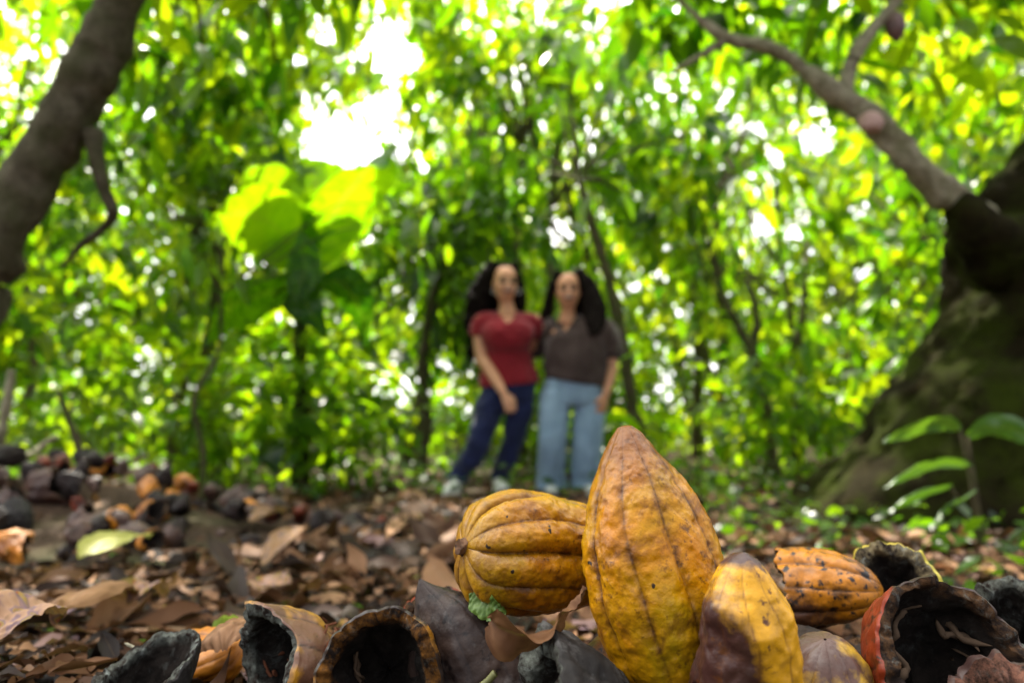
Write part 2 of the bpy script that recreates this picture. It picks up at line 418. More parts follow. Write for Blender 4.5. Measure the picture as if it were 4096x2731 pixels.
# near left leaning tree
lt = [P(-100, 600, 2.2), P(-75, 450, 2.2), P(-45, 345, 2.2), P(-20, 275, 2.2), P(5, 226, 2.2), P(35, 170, 2.2), P(63, 126, 2.2), P(90, 72, 2.2), P(111, 27, 2.2), P(140, -50, 2.2), P(170, -150, 2.25), P(210, -260, 2.4)]
lt2 = [P(92, 126, 2.2), P(96, 160, 2.2), P(104, 190, 2.22), P(113, 214, 2.25), P(98, 232, 2.28), P(80, 246, 2.3), P(62, 268, 2.35)]
tree('leaning_tree', [(lt, [.11, .098, .092, .088, .083, .08, .078, .075, .07, .065, .06, .05]), (lt2, [.028, .024, .02, .018, .014, .011, .007])],
     [((-1.6, 2.7, 3.1), (1.3, 1.2, .7), 110), ((-.2, 2.2, 3.3), (1.4, 1.5, .5), 110), ((-1.9, 4.6, 3.0), (.9, .8, .5), 75)], 'dark barked tree trunk leaning in from the left edge', 'tree', None, LEAF, BARK, 9, (.18, .3), 10)

# right mossy tree with the long limb
def right_tree():
    D = 2.9; root = empty('mossy_tree', (P(1000, 545, D)[0], P(1000, 545, D)[1], gz(*P(1000, 545, D)[:2])))
    tag(root, 'massive dark mossy tree flaring at its base along the right edge', 'tree')
    rings = [(600, 970, 1.15), (560, 960, .93), (545, 955, .84), (520, 958, .76), (500, 965, .69), (450, 984, .57), (400, 1000, .49), (350, 1021, .40), (310, 1039, .36), (270, 1042, .365), (240, 1040, .36), (190, 1058, .30), (120, 1105, .22), (20, 1160, .17), (-150, 1200, .14)]
    pts = np.array([P(u, v, D + .25) for v, u, r in rings]); rad = np.array([r for _, _, r in rings])
    n = 90; C = spline(pts, n); r = spline(rad, n)[:, 0]; th = np.linspace(0, 2 * np.pi, 72, endpoint=False)
    k = np.clip((1 - np.linspace(0, 1, n) * 1.6), 0, 1)[:, None]
    rr = r[:, None] * (1 + k * .16 * np.cos(th * 5 + .6)[None] + .05 * np.cos(th * 3 + 2)[None])
    V = C[:, None] + np.stack([np.cos(th) * rr, np.sin(th) * rr, 0 * rr], -1)
    D3 = np.stack([np.cos(th), np.sin(th), 0 * th], -1)
    V = V + D3[None] * (.055 * fbm(V * 5, 2, 4) + .045 * np.abs(fbm(V * np.array([11, 11, 2.2]), 6, 3)) * (r[:, None] / .4))[..., None]
    a = Acc(); a.add(V, grid_faces(n, 72, True)); d = 2.75
    tube(a, [P(1060, 310, d + .5), P(1020, 270, d + .30), P(990, 240, d + .13), P(970, 218, d + .06), P(952, 199, d + .03)], [.24, .19, .135, .092, .052], 24, 50, .22, 8, 8)
    a.build('trunk', BARK_BIG, root)
    a = Acc()
    tube(a, [P(1050, 300, d + .45), P(1010, 258, d + .33), P(970, 214, d + .10), P(925, 172, d), P(885, 132, d), P(858, 108, d), P(832, 92, d), P(800, 66, d), P(770, 48, d), P(727, 38, d), P(703, 22, d), P(680, 0, d), P(650, -30, d)],
         [.09, .080, .068, .060, .050, .050, .041, .031, .026, .022, .016, .013, .008], 20, 130, .30, 4, 11)
    tube(a, [P(848, 108, d), P(846, 88, d), P(850, 66, d), P(862, 42, d), P(880, 20, d), P(896, 0, d), P(915, -30, d)], [.036, .032, .030, .030, .024, .022, .016], 12, 40, .14, 7, 12)
    tube(a, [P(728, 38, d), P(706, 52, d), P(688, 63, d), P(670, 73, d)], [.016, .013, .012, .006], 8, 16, .2, 3, 20)
    a.build('limb', BARK_LIMB, root)
    kn = Acc(); c = P(871, 122, d - .07); u = np.linspace(0, np.pi, 14); t = np.linspace(0, 2 * np.pi, 20, endpoint=False)
    S = np.stack([np.sin(u)[:, None] * np.cos(t), np.sin(u)[:, None] * np.sin(t), np.cos(u)[:, None] + 0 * t], -1)
    S = S * np.array([.05, .035, .042]) * (1 + .15 * fbm(S * 2, 1))[..., None]; kn.add(c + S, grid_faces(14, 20, True))
    kn.build('cut_knot', plain_mat('pinkish_cut_wood', (.42, .27, .23), .8), root)
    ca = Acc()
    for c, r, n in [((1.6, 3.2, 3.0), (1.3, 1.0, .7), 90), ((2.9, 3.4, 2.9), (1., 1.2, .7), 60), ((.6, 2.4, 3.3), (1.2, 1.3, .5), 90)]:
        cluster_leaves(ca, in_ellipsoid(c, r, n), 9)
    ca.build('crown', LEAF, root)
right_tree()

# background cacao trees
def cacao(x, y, stems_, crowns, label, **kw):
    return tree('cacao_tree', stems_, crowns, label, 'tree', kw.pop('group', None), **kw)
# dark thin tree just behind the women
s = [P(640, 476, 5.6), P(636, 430, 5.6), P(628, 380, 5.6), P(618, 320, 5.6), P(606, 270, 5.6), P(590, 218, 5.6), P(580, 180, 5.6)]
cacao(0, 0, [(s, [.06, .055, .05, .048, .045, .04, .03])], [((.55, 6.2, 2.7), (1.3, 1.0, .75), 60), ((1.5, 6.0, 3.6), (1.2, 1., .8), 60)], 'thin dark tree rising just behind the woman in the brown blouse', mat=LEAF, tmean=.35)
s = [P(774, 480, 5.8), P(768, 430, 5.8), P(760, 385, 5.8), P(752, 350, 5.8), P(757, 320, 5.8), P(748, 280, 5.8)]
s2 = [P(754, 356, 5.8), P(744, 336, 5.8), P(732, 314, 5.8), P(715, 280, 5.8)]
cacao(0, 0, [(s, [.06, .052, .05, .045, .03, .022]), (s2, [.04, .034, .028, .02])], [((2.0, 6., 2.5), (.9, .8, .6), 45)], 'slim grey tree forked at chest height, nearer the brown blouse', mat=LEAF)
s = [P(795, 480, 6.3), P(797, 430, 6.3), P(799, 380, 6.3), P(797, 350, 6.3), P(803, 310, 6.3), P(806, 270, 6.3)]
s2 = [P(797, 352, 6.3), P(791, 330, 6.3), P(789, 300, 6.3), P(780, 265, 6.3)]
cacao(0, 0, [(s, [.058, .052, .05, .045, .032, .022]), (s2, [.036, .03, .026, .018])], [((2.7, 6.6, 2.8), (1., .9, .7), 55)], 'slim grey forked tree standing closest to the mossy trunk', mat=LEAF)
s = [P(302, 478, 5.0), P(301, 430, 5.0), P(299, 380, 5.0), P(300, 330, 5.0), P(306, 290, 5.)]
BIG = 'cacao trees massed behind the clearing'
lay = [(.35, 7.4, 4.4, ''), (2.3, 8.6, 4.3, ''), (-.2, 9.8, 5.2, ''), (-4.3, 5.0, 3.1, 'left'), (-2.75, 6.2, 3.6, ''), (-1.15, 7.4, 3.4, ''), (3.9, 5.6, 3.0, ''), (5.2, 7.6, 3.8, ''), (.6, 9.2, 4.2, ''), (-5.6, 8.0, 4.2, ''), (2.9, 9.4, 4.3, ''), (-3.6, 10.2, 4.4, ''), (-1.2, 11., 4.6, '')]
for i, (x, y, h, _) in enumerate(lay):
    n = 80 if y < 8 else 90
    cacao(x, y, [stem(x, y, h * .62, (rng.normal(0, .12), rng.normal(0, .1)), .07)], [((x, y, h * .80), (1.5, 1.2, h * .30), n), ((x + rng.normal(0, .5), y, h * 1.25), (1.6, 1.3, h * .30), n), ((x + rng.normal(0, .8), y - .3, h * .42), (1.0, .8, .5), 26)],
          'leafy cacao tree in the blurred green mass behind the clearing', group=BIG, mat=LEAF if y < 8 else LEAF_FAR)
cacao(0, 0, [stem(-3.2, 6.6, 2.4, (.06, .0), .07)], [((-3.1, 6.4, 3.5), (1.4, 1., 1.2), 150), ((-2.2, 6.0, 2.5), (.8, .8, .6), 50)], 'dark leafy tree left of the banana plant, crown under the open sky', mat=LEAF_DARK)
cacao(0, 0, [stem(.1, 7.6, 3.6, (.0, .0), .07)], [((.05, 7.2, 4.7), (1.2, 1., .8), 110)], 'leafy tree right of the sky gap, crown reaching the top of the picture', mat=LEAF)
cacao(0, 0, [stem(-.3, 8.3, 3.2, (.0, .0), .07)], [((-.35, 8.1, 4.3), (.85, .9, .9), 80)], 'leafy tree above and behind the two women', mat=LEAF)
cacao(0, 0, [stem(2.6, 8.4, 3.2, (.0, .0), .07)], [((2.45, 8.1, 4.2), (1.2, 1., .9), 95)], 'leafy tree below the pale limb, between the thin forked trees and the women', mat=LEAF)
# dark low hanging crown left of the women
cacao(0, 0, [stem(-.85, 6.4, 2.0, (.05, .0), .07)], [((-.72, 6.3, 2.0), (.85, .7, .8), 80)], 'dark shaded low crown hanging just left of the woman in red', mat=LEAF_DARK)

FAR = 'trees of the plantation far behind'
for i in range(16):
    x = -19 + i * 2.55 + rng.normal(0, .5); y = 14 + 3.5 * ((i * 7) % 5) / 5 + rng.uniform(0, 2); h = rng.uniform(5.0, 7.0)
    tree('plantation_tree', [stem(x, y, h * .6, (rng.normal(0, .08), 0), .11)], [((x, y, h * .55), (1.9, 1.5, h * .38), 95), ((x, y, h * 1.02), (1.9, 1.6, h * .30), 115)],
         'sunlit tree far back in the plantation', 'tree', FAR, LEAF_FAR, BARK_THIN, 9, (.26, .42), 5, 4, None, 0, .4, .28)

# distant wood: one mass nobody could count
fa = Acc(); n = 7800
az = rng.uniform(-.95, .95, n); dd = rng.uniform(20, 27, n); hh = rng.uniform(0, 1, n) ** 1.25 * 16
cluster_leaves(fa, np.stack([dd * np.sin(az) * 1.25, dd * np.cos(az) * .95 + 1, hh], -1), 7, (.45, .75), .42, .35, .4, 0, 3, .2)
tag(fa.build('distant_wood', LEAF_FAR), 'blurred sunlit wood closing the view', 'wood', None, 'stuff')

# understory shrubs and saplings
for x, y, h in ((-1.42, 4.75, 1.2), (-1.15, 5.0, .9), (-2.1, 4.9, 1.0), (-2.9, 4.6, 1.3), (1.9, 5.2, .9), (3.1, 4.9, 1.2)):
    z = gz(x, y)
    tree('understory_shrub', [stem(x, y, h * .5, (rng.normal(0, .2), 0), .016)], [((x, y, z + h * .6), (.42, .4, h * .45), 24)], 'leafy green shrub in the blurred undergrowth', 'shrub', 'shrubs and saplings under the trees', LEAF, BARK_THIN, 8, (.14, .26), 4, 4, .6, 0, .3, .1)
US = 'shrubs and saplings under the trees'
for i in range(34):
    y = rng.uniform(5.4, 12); x = rng.uniform(-1., 1.) * (y * .80)
    if abs(x - .1) < .9 and y < 5.9: continue
    if 205 < 512 + 682 * x / y < 285 and y < 7.6: continue
    z = gz(x, y); h = rng.uniform(.6, 1.7)
    tree('understory_shrub', [stem(x, y, h * .5, (rng.normal(0, .2), rng.normal(0, .1)), .018), stem(x + .05, y, h * .7, (rng.normal(0, .3), 0), .014)],
         [((x, y, z + h * .55), (.65, .55, h * .5), 34)], 'leafy green shrub in the blurred undergrowth', 'shrub', US, LEAF_FAR if y > 6.5 else LEAF, BARK_THIN, 8, (.14, .26), 4, 4, None, 0, .3, .12)

# ------------------------------------------------------------------ ribbons (single leaves)
def ribbon(name, mid, cross, width, mat, parent, n=40, nc=13, curl=0., wave=.0, seed=0, tint=.5, local=False, ragged=.08, veins=.0, tip=True, stripe=0.):
    """leaf surface along mid points; cross = half-width direction per mid point; curl bends the edges along the normal"""
    C = spline(mid, n); X = nrm(spline(cross, n)); T = nrm(np.gradient(C, axis=0)); X = nrm(X - T * (X * T).sum(-1, keepdims=True)); Nn = np.cross(T, X)
    s = np.linspace(0, 1, n); w = spline(np.asarray(width, float), n)[:, 0]
    q = np.linspace(-1, 1, nc)
    wob = 1 + ragged * vnoise(np.stack([s * 14, 0 * s, 0 * s + seed], -1), seed)[:, None] * np.abs(q)
    sp = np.stack([np.repeat(s * 5, nc).reshape(n, nc), np.tile(q * 1.6, (n, 1)), np.full((n, nc), seed * 3.1)], -1)
    up = curl * w[:, None] * q ** 2 + wave * fbm(sp, seed, 3)
    if veins: up = up + veins * np.abs(np.sin(s[:, None] * 32 - np.abs(q) * 3.5)) * np.abs(q) ** .5
    V = C[:, None] + X[:, None] * (w[:, None] * q * wob)[..., None] + Nn[:, None] * up[..., None]
    tn = np.clip(tint + .12 * fbm(sp * 2, seed + 5, 3) + stripe * np.sin(s[:, None] * 75 - np.abs(q) * 7) * fbm(sp * 3, seed + 8, 2), 0, 1)
    return mesh_obj(name, V.reshape(-1, 3), grid_faces(n, nc), mat, parent, {'tint': tn.ravel(), 'across': np.tile(np.abs(q), n)}, True, local)

# banana plant
def banana():
    D = 4.9; b = P(300, 478, D); b[2] = gz(b[0], b[1]); root = empty('banana_plant', b); tag(root, 'banana plant with huge glowing yellow green leaves below the sky gap', 'plant')
    a = Acc(); tube(a, [b - np.array([0, 0, .05]), P(302, 420, D), P(300, 370, D), P(302, 315, D), P(312, 270, D)], [.07, .06, .05, .045, .035], 14, 24, .06, 3, 8)
    a.build('stem', plain_mat('banana_stem', (.022, .024, .008), .8, .1), root)
    S = lambda *q: np.array([P(u, v, d) for u, v, d in q])
    specs = [(S((312, 275, D), (330, 225, D - .1), (352, 188, D - .2), (378, 158, D - .3), (399, 146, D - .35)), (.80, 0, .60), [.03, .22, .29, .24, .02], .35, .2),
             (S((310, 275, D), (292, 245, D - .15), (268, 222, D - .3), (240, 212, D - .5), (206, 222, D - .7)), (.45, -.35, .82), [.03, .2, .27, .22, .02], .60, .15),
             (S((309, 276, D), (290, 235, D - .05), (276, 205, D - .1), (262, 185, D - .1), (246, 172, D - .1)), (.85, .1, .5), [.03, .18, .24, .19, .02], .45, .2),
             (S((313, 280, D), (322, 240, D + .15), (322, 205, D + .25), (312, 175, D + .35), (298, 160, D + .45)), (.95, .1, .2), [.03, .2, .25, .2, .02], .3, .2),
             (S((306, 285, D), (275, 290, D - .2), (245, 300, D - .3), (220, 318, D - .4), (205, 345, D - .5)), (.2, -.7, .7), [.03, .15, .2, .15, .02], .2, .2),
             (S((310, 285, D), (335, 280, D - .2), (352, 292, D - .3), (362, 315, D - .35), (366, 345, D - .4)), (.7, -.5, .5), [.02, .11, .15, .11, .02], .05, .1),
             (S((300, 232, D - .5), (303, 255, D - .52), (302, 280, D - .55), (298, 305, D - .6)), (.9, -.2, .3), [.02, .11, .12, .02], .3, .1),
             (S((309, 290, D), (300, 285, D - .3), (302, 296, D - .5), (312, 312, D - .6), (326, 335, D - .6)), (.9, -.3, .3), [.02, .1, .14, .1, .02], .0, .1)]
    for i, (m, c, w_, t, cu) in enumerate(specs):
        ribbon('leaf', m, [c] * len(m), w_, BANANA if i < 4 else LEAF, root, 90, 15, -cu, .02, i, t, False, .14, .006, True, .3)
banana()
tree('cacao_sapling', [stem(-1.95, 4.35, 1.3, (.05, 0), .02)], [((-2.1, 4.35, 1.65), (.3, .3, .35), 6), ((-.85, 4.4, 1.9), (.2, .3, .3), 4)], 'slim sapling whose leaves overlap the banana plant', 'tree', None, LEAF, BARK_THIN, 7, (.14, .26), 4)
# broad dark leaved seedling at the foot of the banana
def broad_plant(name, u, v, D, specs, label, mat):
    b = P(u, v, D); b[2] = gz(b[0], b[1]); root = empty(name, b); tag(root, label, 'plant')
    a = Acc()
    for i, (m, c, wd, t) in enumerate(specs):
        M = np.array([P(*q) for q in m]); tube(a, [b, (b + M[0]) / 2 + np.array([0, 0, .02]), M[0]], [.008, .006, .004], 6, 8)
        ribbon('leaf', M, [c] * len(M), np.array(wd) * .8, mat, root, 26, 9, -.25, .006, i, t, False, .06, .002)
    a.build('stem', BARK_THIN, root)
broad_plant('seedling', 276, 478, 4.6, [([(280, 450, 4.6), (272, 440, 4.5), (270, 452, 4.3), (276, 475, 4.25)], (.9, -.3, .2), [.03, .11, .12, .01], .05), ([(282, 446, 4.6), (296, 430, 4.6), (312, 428, 4.5), (326, 440, 4.45)], (.2, -.6, .7), [.02, .09, .1, .01], .25), ([(280, 446, 4.6), (262, 432, 4.6), (246, 432, 4.5), (236, 444, 4.4)], (.2, -.6, .7), [.02, .09, .1, .01], .3)],
            'low broad leaved dark plant left of the woman in red', LEAF_DARK)
broad_plant('seedling', 650, 470, 5.2, [([(640, 430, 5.2), (628, 420, 5.1), (612, 416, 5.), (600, 420, 4.95)], (.1, -.6, .8), [.01, .045, .05, .005], .5), ([(644, 420, 5.2), (660, 414, 5.1), (676, 418, 5.), (692, 430, 4.95)], (.1, -.6, .8), [.01, .04, .045, .005], .6), ([(642, 415, 5.2), (640, 405, 5.1), (646, 400, 5.), (652, 402, 4.95)], (.9, -.4, .3), [.01, .03, .035, .005], .6)],
            'bright yellow green seedling beside the thin dark trunk', LEAF)
# plant with long leaves in front of the mossy trunk
broad_plant('young_plant', 985, 560, 2.0, [([(960, 428, 2.), (940, 422, 1.95), (912, 428, 1.9), (884, 442, 1.88)], (.05, -.55, .8), [.015, .035, .036, .003], .55), ([(968, 436, 2.), (990, 426, 1.95), (1015, 430, 1.9), (1040, 448, 1.85)], (.1, -.6, .75), [.012, .04, .045, .004], .3),
            ([(972, 465, 2.), (945, 462, 1.95), (912, 470, 1.9), (884, 487, 1.88)], (.05, -.6, .75), [.01, .022, .026, .003], .35), ([(950, 485, 2.), (930, 490, 1.9), (905, 500, 1.88), (890, 512, 1.86)], (.1, -.6, .75), [.01, .02, .024, .003], .2), ([(975, 490, 2.), (960, 500, 1.9), (945, 508, 1.88), (935, 522, 1.86)], (.3, -.6, .7), [.01, .025, .03, .003], .15)],
            'young plant with long arching leaves in front of the mossy trunk', leaf_mat('shade_plant_leaf', [(0., (.03, .075, .016)), (1., (.06, .13, .03))], [(0., (.06, .16, .005)), (1., (.16, .30, .01))], .3, .4, .5))

# ground cover on the right
ga = Acc(); n = 900
gx = rng.uniform(.25, 3.2, n); gy = rng.uniform(1.0, 5.2, n); keep = (gx > .16 * gy) & (rng.uniform(0, 1, n) < .25 + .5 * (vnoise(np.stack([gx * 1.8, gy * 1.8, 0 * gx], -1), 4) > -.1)); gx, gy = gx[keep], gy[keep]
cluster_leaves(ga, np.stack([gx, gy, ground_z(gx, gy) + rng.uniform(.02, .10, len(gx))], -1), 4, (.035, .08), .55, .04, .05, .05, 4, .15)
gx = rng.uniform(-5, 5, 700); gy = rng.uniform(4.4, 8, 700)
cluster_leaves(ga, np.stack([gx, gy, ground_z(gx, gy) + rng.uniform(.02, .15, 700)], -1), 4, (.06, .13), .5, .06, .05, 0, 4, .15)
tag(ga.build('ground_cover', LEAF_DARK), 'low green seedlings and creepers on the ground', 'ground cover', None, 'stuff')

# leaf litter
la = Acc()
def litter(n, x0, x1, y0, y1, L, lift=.012, tl=0, th=1, drop=.0):
    y = y0 + (y1 - y0) * rng.uniform(0, 1, n) ** 1.3; x = rng.uniform(x0, x1, n) * np.maximum(y, .6) / y1 if x1 > 4 else rng.uniform(x0, x1, n)
    z = ground_z(x, y) + rng.uniform(0, lift, n) - drop
    az = rng.uniform(0, 2 * np.pi, n); el = np.where(y < 1.2, rng.normal(-.02, .15, n), rng.normal(0.03, .24, n))
    T = np.stack([np.cos(az) * np.cos(el), np.sin(az) * np.cos(el), np.sin(el)], -1); Nn = nrm(np.array([0, 0, 1.]) + rng.normal(0, .35, (n, 3)))
    ll = rng.uniform(*L, n); tint = np.clip(rng.beta(1.0, 1.4, n), 0, 1) * (th - tl) + tl; tint[rng.uniform(0, 1, n) < .012] = 1.; az = az + 0
    hp = (((x + 1.75) / 1.3) ** 2 + ((y - 2.30) / .75) ** 2) < 1; z = np.where(hp, z - .05, z)
    leaves(la, np.stack([x, y, z], -1), T, Nn, ll, ll * rng.uniform(.25, .6, n), tint, rng.uniform(-.8, 1.2), np.clip(rng.normal(.15, .35, n), -.15, 1), 7, False, .13)
for k in range(6):
    litter(1100, -9, 9, 1.9, 9, (.06, .15), .03)
    litter(1100, -2.0, 1.6, .9, 2.8, (.03, .085), .02)
    litter(1500, -1.1, .6, .5, 1.6, (.012, .05), .016)
    litter(45, -1.8, .6, 1.0, 3.4, (.11, .18), .02)
    litter(60, -1.5, .6, .9, 2.6, (.07, .13), .02)
    litter(300, -.6, .9, .35, .75, (.01, .035), .010, drop=.006)
tag(la.build('leaf_litter', LITTER), 'brown dry leaf litter covering the forest floor', 'leaf litter', None, 'stuff')

# ------------------------------------------------------------------ cacao pods
APEX = np.array([(0, .03), (.004, .12), (.03, .215), (.09, .37), (.16, .54), (.27, .775), (.38, .91), (.48, .98), (.6, 1.), (.72, .95), (.82, .83), (.9, .66), (.96, .44), (.99, .2), (1, .02)])
def prof(a, tab):
    from numpy import interp
    # monotone-ish smooth interpolation
    x = tab[:, 0]; y = tab[:, 1]; fine = np.linspace(0, 1, 400); yy = np.interp(fine, x, y)
    k = np.ones(9) / 9; ys = np.convolve(np.pad(yy, 4, mode='edge'), k, 'valid'); ys[:6] = yy[:6]; ys[-6:] = yy[-6:]
    return np.interp(a, fine, ys)

def ridge(th, a, amp, nr=10, seed=0, sharp=.55):
    """lobes between nr furrows; returns factor and furrow mask"""
    thw = th + .12 * np.sin(a * 5 + seed) + .05 * vnoise(np.stack([a * 4, 2 * np.cos(th), 2 * np.sin(th)], -1), seed)
    x = thw * nr / 2
    lob = np.abs(np.sin(x)) ** sharp
    alt = .62 + .38 * np.cos(thw * nr / 2) ** 2 * 0 + .25 * np.cos(x * 1.0 + .8)     # uneven depth between furrows
    f = 1 - amp * (1 - lob) * alt
    return f, np.exp(-(np.sin(x) / .10) ** 2), np.exp(-(np.sin(x) / .42) ** 2)

def pod(name, stem_end, apex, R, tab, ridge_fn, label, roll=0, seed=0, brown=None, flat=(1, 1), bend=0., scar=False, nub=True):
    A = np.array(apex, float); S = np.array(stem_end, float); L = np.linalg.norm(S - A); ax = (S - A) / L
    root = empty(name, A, Vector(ax).to_track_quat('Z', 'Y')); tag(root, label, 'cacao pod')
    na, ntt = 240, 360
    a = np.linspace(0, 1, na) ** 1.0; a = .5 - .5 * np.cos(np.pi * a); a = .6 * a + .4 * np.linspace(0, 1, na)
    th = np.linspace(0, 2 * np.pi, ntt, endpoint=False) + roll
    AA, TH = np.meshgrid(a, th, indexing='ij')
    amp = ridge_fn(AA); f, fm, gm_ = ridge(TH, AA, amp, 10, seed)
    r = R * prof(AA, tab) * f
    x = r * np.cos(TH) * flat[0]; y = r * np.sin(TH) * flat[1]; z = AA * L
    V = np.stack([x, y, z], -1); D = nrm(np.stack([np.cos(TH), np.sin(TH), 0 * TH], -1))
    lump = .0009 * fbm(V * 80, seed + 2, 2) + .0017 * fbm(V * 30, seed + 9, 2) + .0006 * fbm(V * 210, seed + 6, 2)
    V = V + D * (lump * np.clip(prof(AA, tab) * 2.5, 0, 1))[..., None]
    x0 = bend * np.sin(AA * np.pi); V[..., 0] += x0
    env = np.clip(prof(AA, tab) * 1.5, 0, 1)
    bm = brown(AA, TH) if brown else 0 * AA
    gm = np.clip((AA - .72) * 2.2, 0, 1) * .5 + .35 * np.clip(fbm(V * 22, seed + 30, 2), 0, 1)
    o = mesh_obj('skin', V.reshape(-1, 3), grid_faces(na, ntt, True), PODM, root, {'furrow': (fm * env).ravel(), 'groove': (gm_ * env).ravel(), 'brown': np.clip(bm, 0, 1).ravel(), 'green': np.clip(gm, 0, 1).ravel()})
    if scar:
        u = np.linspace(0, 1, 14); t = np.linspace(0, 2 * np.pi, 28, endpoint=False)
        U, T2 = np.meshgrid(u, t, indexing='ij'); rr = .0062 * (1 - .25 * U) * np.where(U > .85, 1 - (U - .85) / .15, 1) * (1 + .22 * vnoise(np.stack([np.cos(T2) * 2, np.sin(T2) * 2, U * 4], -1), 4))
        W = np.stack([rr * np.cos(T2), rr * np.sin(T2), L * .955 + U * .0125 - .004 * (U > .9)], -1); W += .0006 * fbm(W * 400, 3, 2)[..., None]
        mesh_obj('stem_scar', W.reshape(-1, 3), grid_faces(14, 28, True), rind_mat('stem_scar_bark', (.16, .075, .03), (.07, .03, .015), (.02, .01, .006), .5, .1, .55, .8, 0, 120), root, {'furrow': np.zeros(W.shape[0] * W.shape[1])})
    return root
PODM = pod_mat()
CAPTAB = np.array([(0, .0), (.02, .10), (.06, .24), (.14, .46), (.25, .68), (.4, .87), (.55, .97), (.68, 1.), (.8, .985), (.88, .93), (.935, .83), (.97, .66), (.985, .5), (.992, .36), (.985 + .012, .2), (1, .02)])
# the upright pod: apex up, leaning a little left and back
pod('cacao_pod', P(683, 712, .395), P(624, 425, .425), .0428, APEX, lambda a: .085 * np.clip(1.25 - np.abs(a - .5) * .9, .4, 1.2),
    'ripe yellow cacao pod standing upright with its pointed tip up', .35, 3, lambda a, t: np.clip(.8 - a * 2.6, 0, 1) + .3 * np.clip(np.cos(t - 0.2), 0, 1) * (a < .8))
# the lying pod, stem end to the left
pod('cacao_pod', P(463, 546, .437), P(648, 561, .505), .0390, CAPTAB, lambda a: .17 + .22 * np.clip((a - .45) / .55, 0, 1) ** 1.2,
    'ripe yellow cacao pod lying on its side with deep furrows', .1, 8, lambda a, t: .25 * np.clip((a - .35) * 1.6, 0, 1), (1, 1.0), 0, True)

# ------------------------------------------------------------------ husks
HT = np.array([(0, .02), (.015, .22), (.05, .43), (.12, .64), (.22, .81), (.35, .93), (.5, 1.), (.65, .99), (.8, .9), (.92, .66), (1, .2)])
HAPEX = np.array([(0, .02), (.03, .12), (.08, .28), (.16, .5), (.27, .73), (.4, .9), (.55, .99), (.7, 1.), (.82, .9), (.92, .68), (1, .2)])
def husk_mesh(R, L, cut, tilt, tph, rimw, th_, wr, sq, seed, na=70, nt_=168, amp=.12, tab=HT, warp=.004, nr=10):
    s = np.linspace(0, 1, na); th = np.linspace(0, 2 * np.pi, nt_, endpoint=False)
    S, TH = np.meshgrid(s, th, indexing='ij')
    ring = np.stack([np.cos(th) * 1.6, np.sin(th) * 1.6, 0 * th + seed], -1)
    h = cut * (1 + tilt * np.cos(th - tph) + rimw * fbm(ring, seed, 3) + .06 * np.abs(fbm(ring * 2, seed + 40, 3)))
    A = np.clip(S ** .8 * h[None], 0, .985)
    f, fm, _ = ridge(TH, A, amp, nr, seed)
    r = R * prof(A, tab)
    def place(r_, z_, k):
        V = np.stack([r_ * np.cos(TH) * (1 - sq), r_ * np.sin(TH) * (1 + sq * .7), z_], -1)
        off = np.stack([fbm(V * 16 + seed, seed + 1, 2), fbm(V * 16 + seed, seed + 2, 2), fbm(V * 16 + seed, seed + 3, 2)], -1) * warp
        return V + off
    ro = r * f
    O = place(ro, A * L, 0)
    D = nrm(np.stack([np.cos(TH), np.sin(TH), .0 * TH], -1))
    wrn = wr * (np.abs(fbm(O * 42, seed + 5, 3)) - .4) + wr * .5 * fbm(O * 130, seed + 8, 2)
    O = O + D * (wrn * np.clip(prof(A, tab), 0, 1))[..., None]
    tt = th_ * 1.55 * (1 + .35 * vnoise(np.stack([np.cos(TH) * 2, np.sin(TH) * 2, A * 6], -1), seed + 4)) * (1 - .25 * S)
    ri = np.maximum(r * (1 - .35 * (1 - f)) - tt, .0015); zi = np.maximum(A * L, 0) * (1 - th_ / (h[None] * L + 1e-6)) + th_ * .95 * 1.0
    I = place(ri, np.minimum(zi, A * L + th_ * .9 * (1 - S)), 1)
    I = I + D * (.0022 * fbm(I * 60, seed + 11, 3) + .0012 * np.abs(fbm(I * np.array([170, 170, 60]), seed + 12, 3)))[..., None]
    rimz = .0014 * fbm(np.stack([np.cos(th) * 9, np.sin(th) * 9, 0 * th], -1) * .45, seed + 13, 3)
    M1 = O[-1] * .8 + I[-1] * .2; M1[:, 2] += .0012 + rimz
    M2 = O[-1] * .4 + I[-1] * .6; M2[:, 2] += .0008 + rimz * 1.6
    Vo = np.concatenate([O, M1[None]], 0); Vi = np.concatenate([M1[None], M2[None], I[::-1]], 0)
    rim = np.concatenate([np.ones((2, nt_)), np.clip(1 - (1 - S[::-1]) * 5.5, 0, 1)], 0)
    fo = np.concatenate([fm * np.clip(prof(A, tab) * 1.5, 0, 1), np.zeros((1, nt_))], 0)
    return (Vo.reshape(-1, 3), grid_faces(na + 1, nt_, True), fo.ravel()), (Vi.reshape(-1, 3), grid_faces(na + 2, nt_, True), rim.ravel())

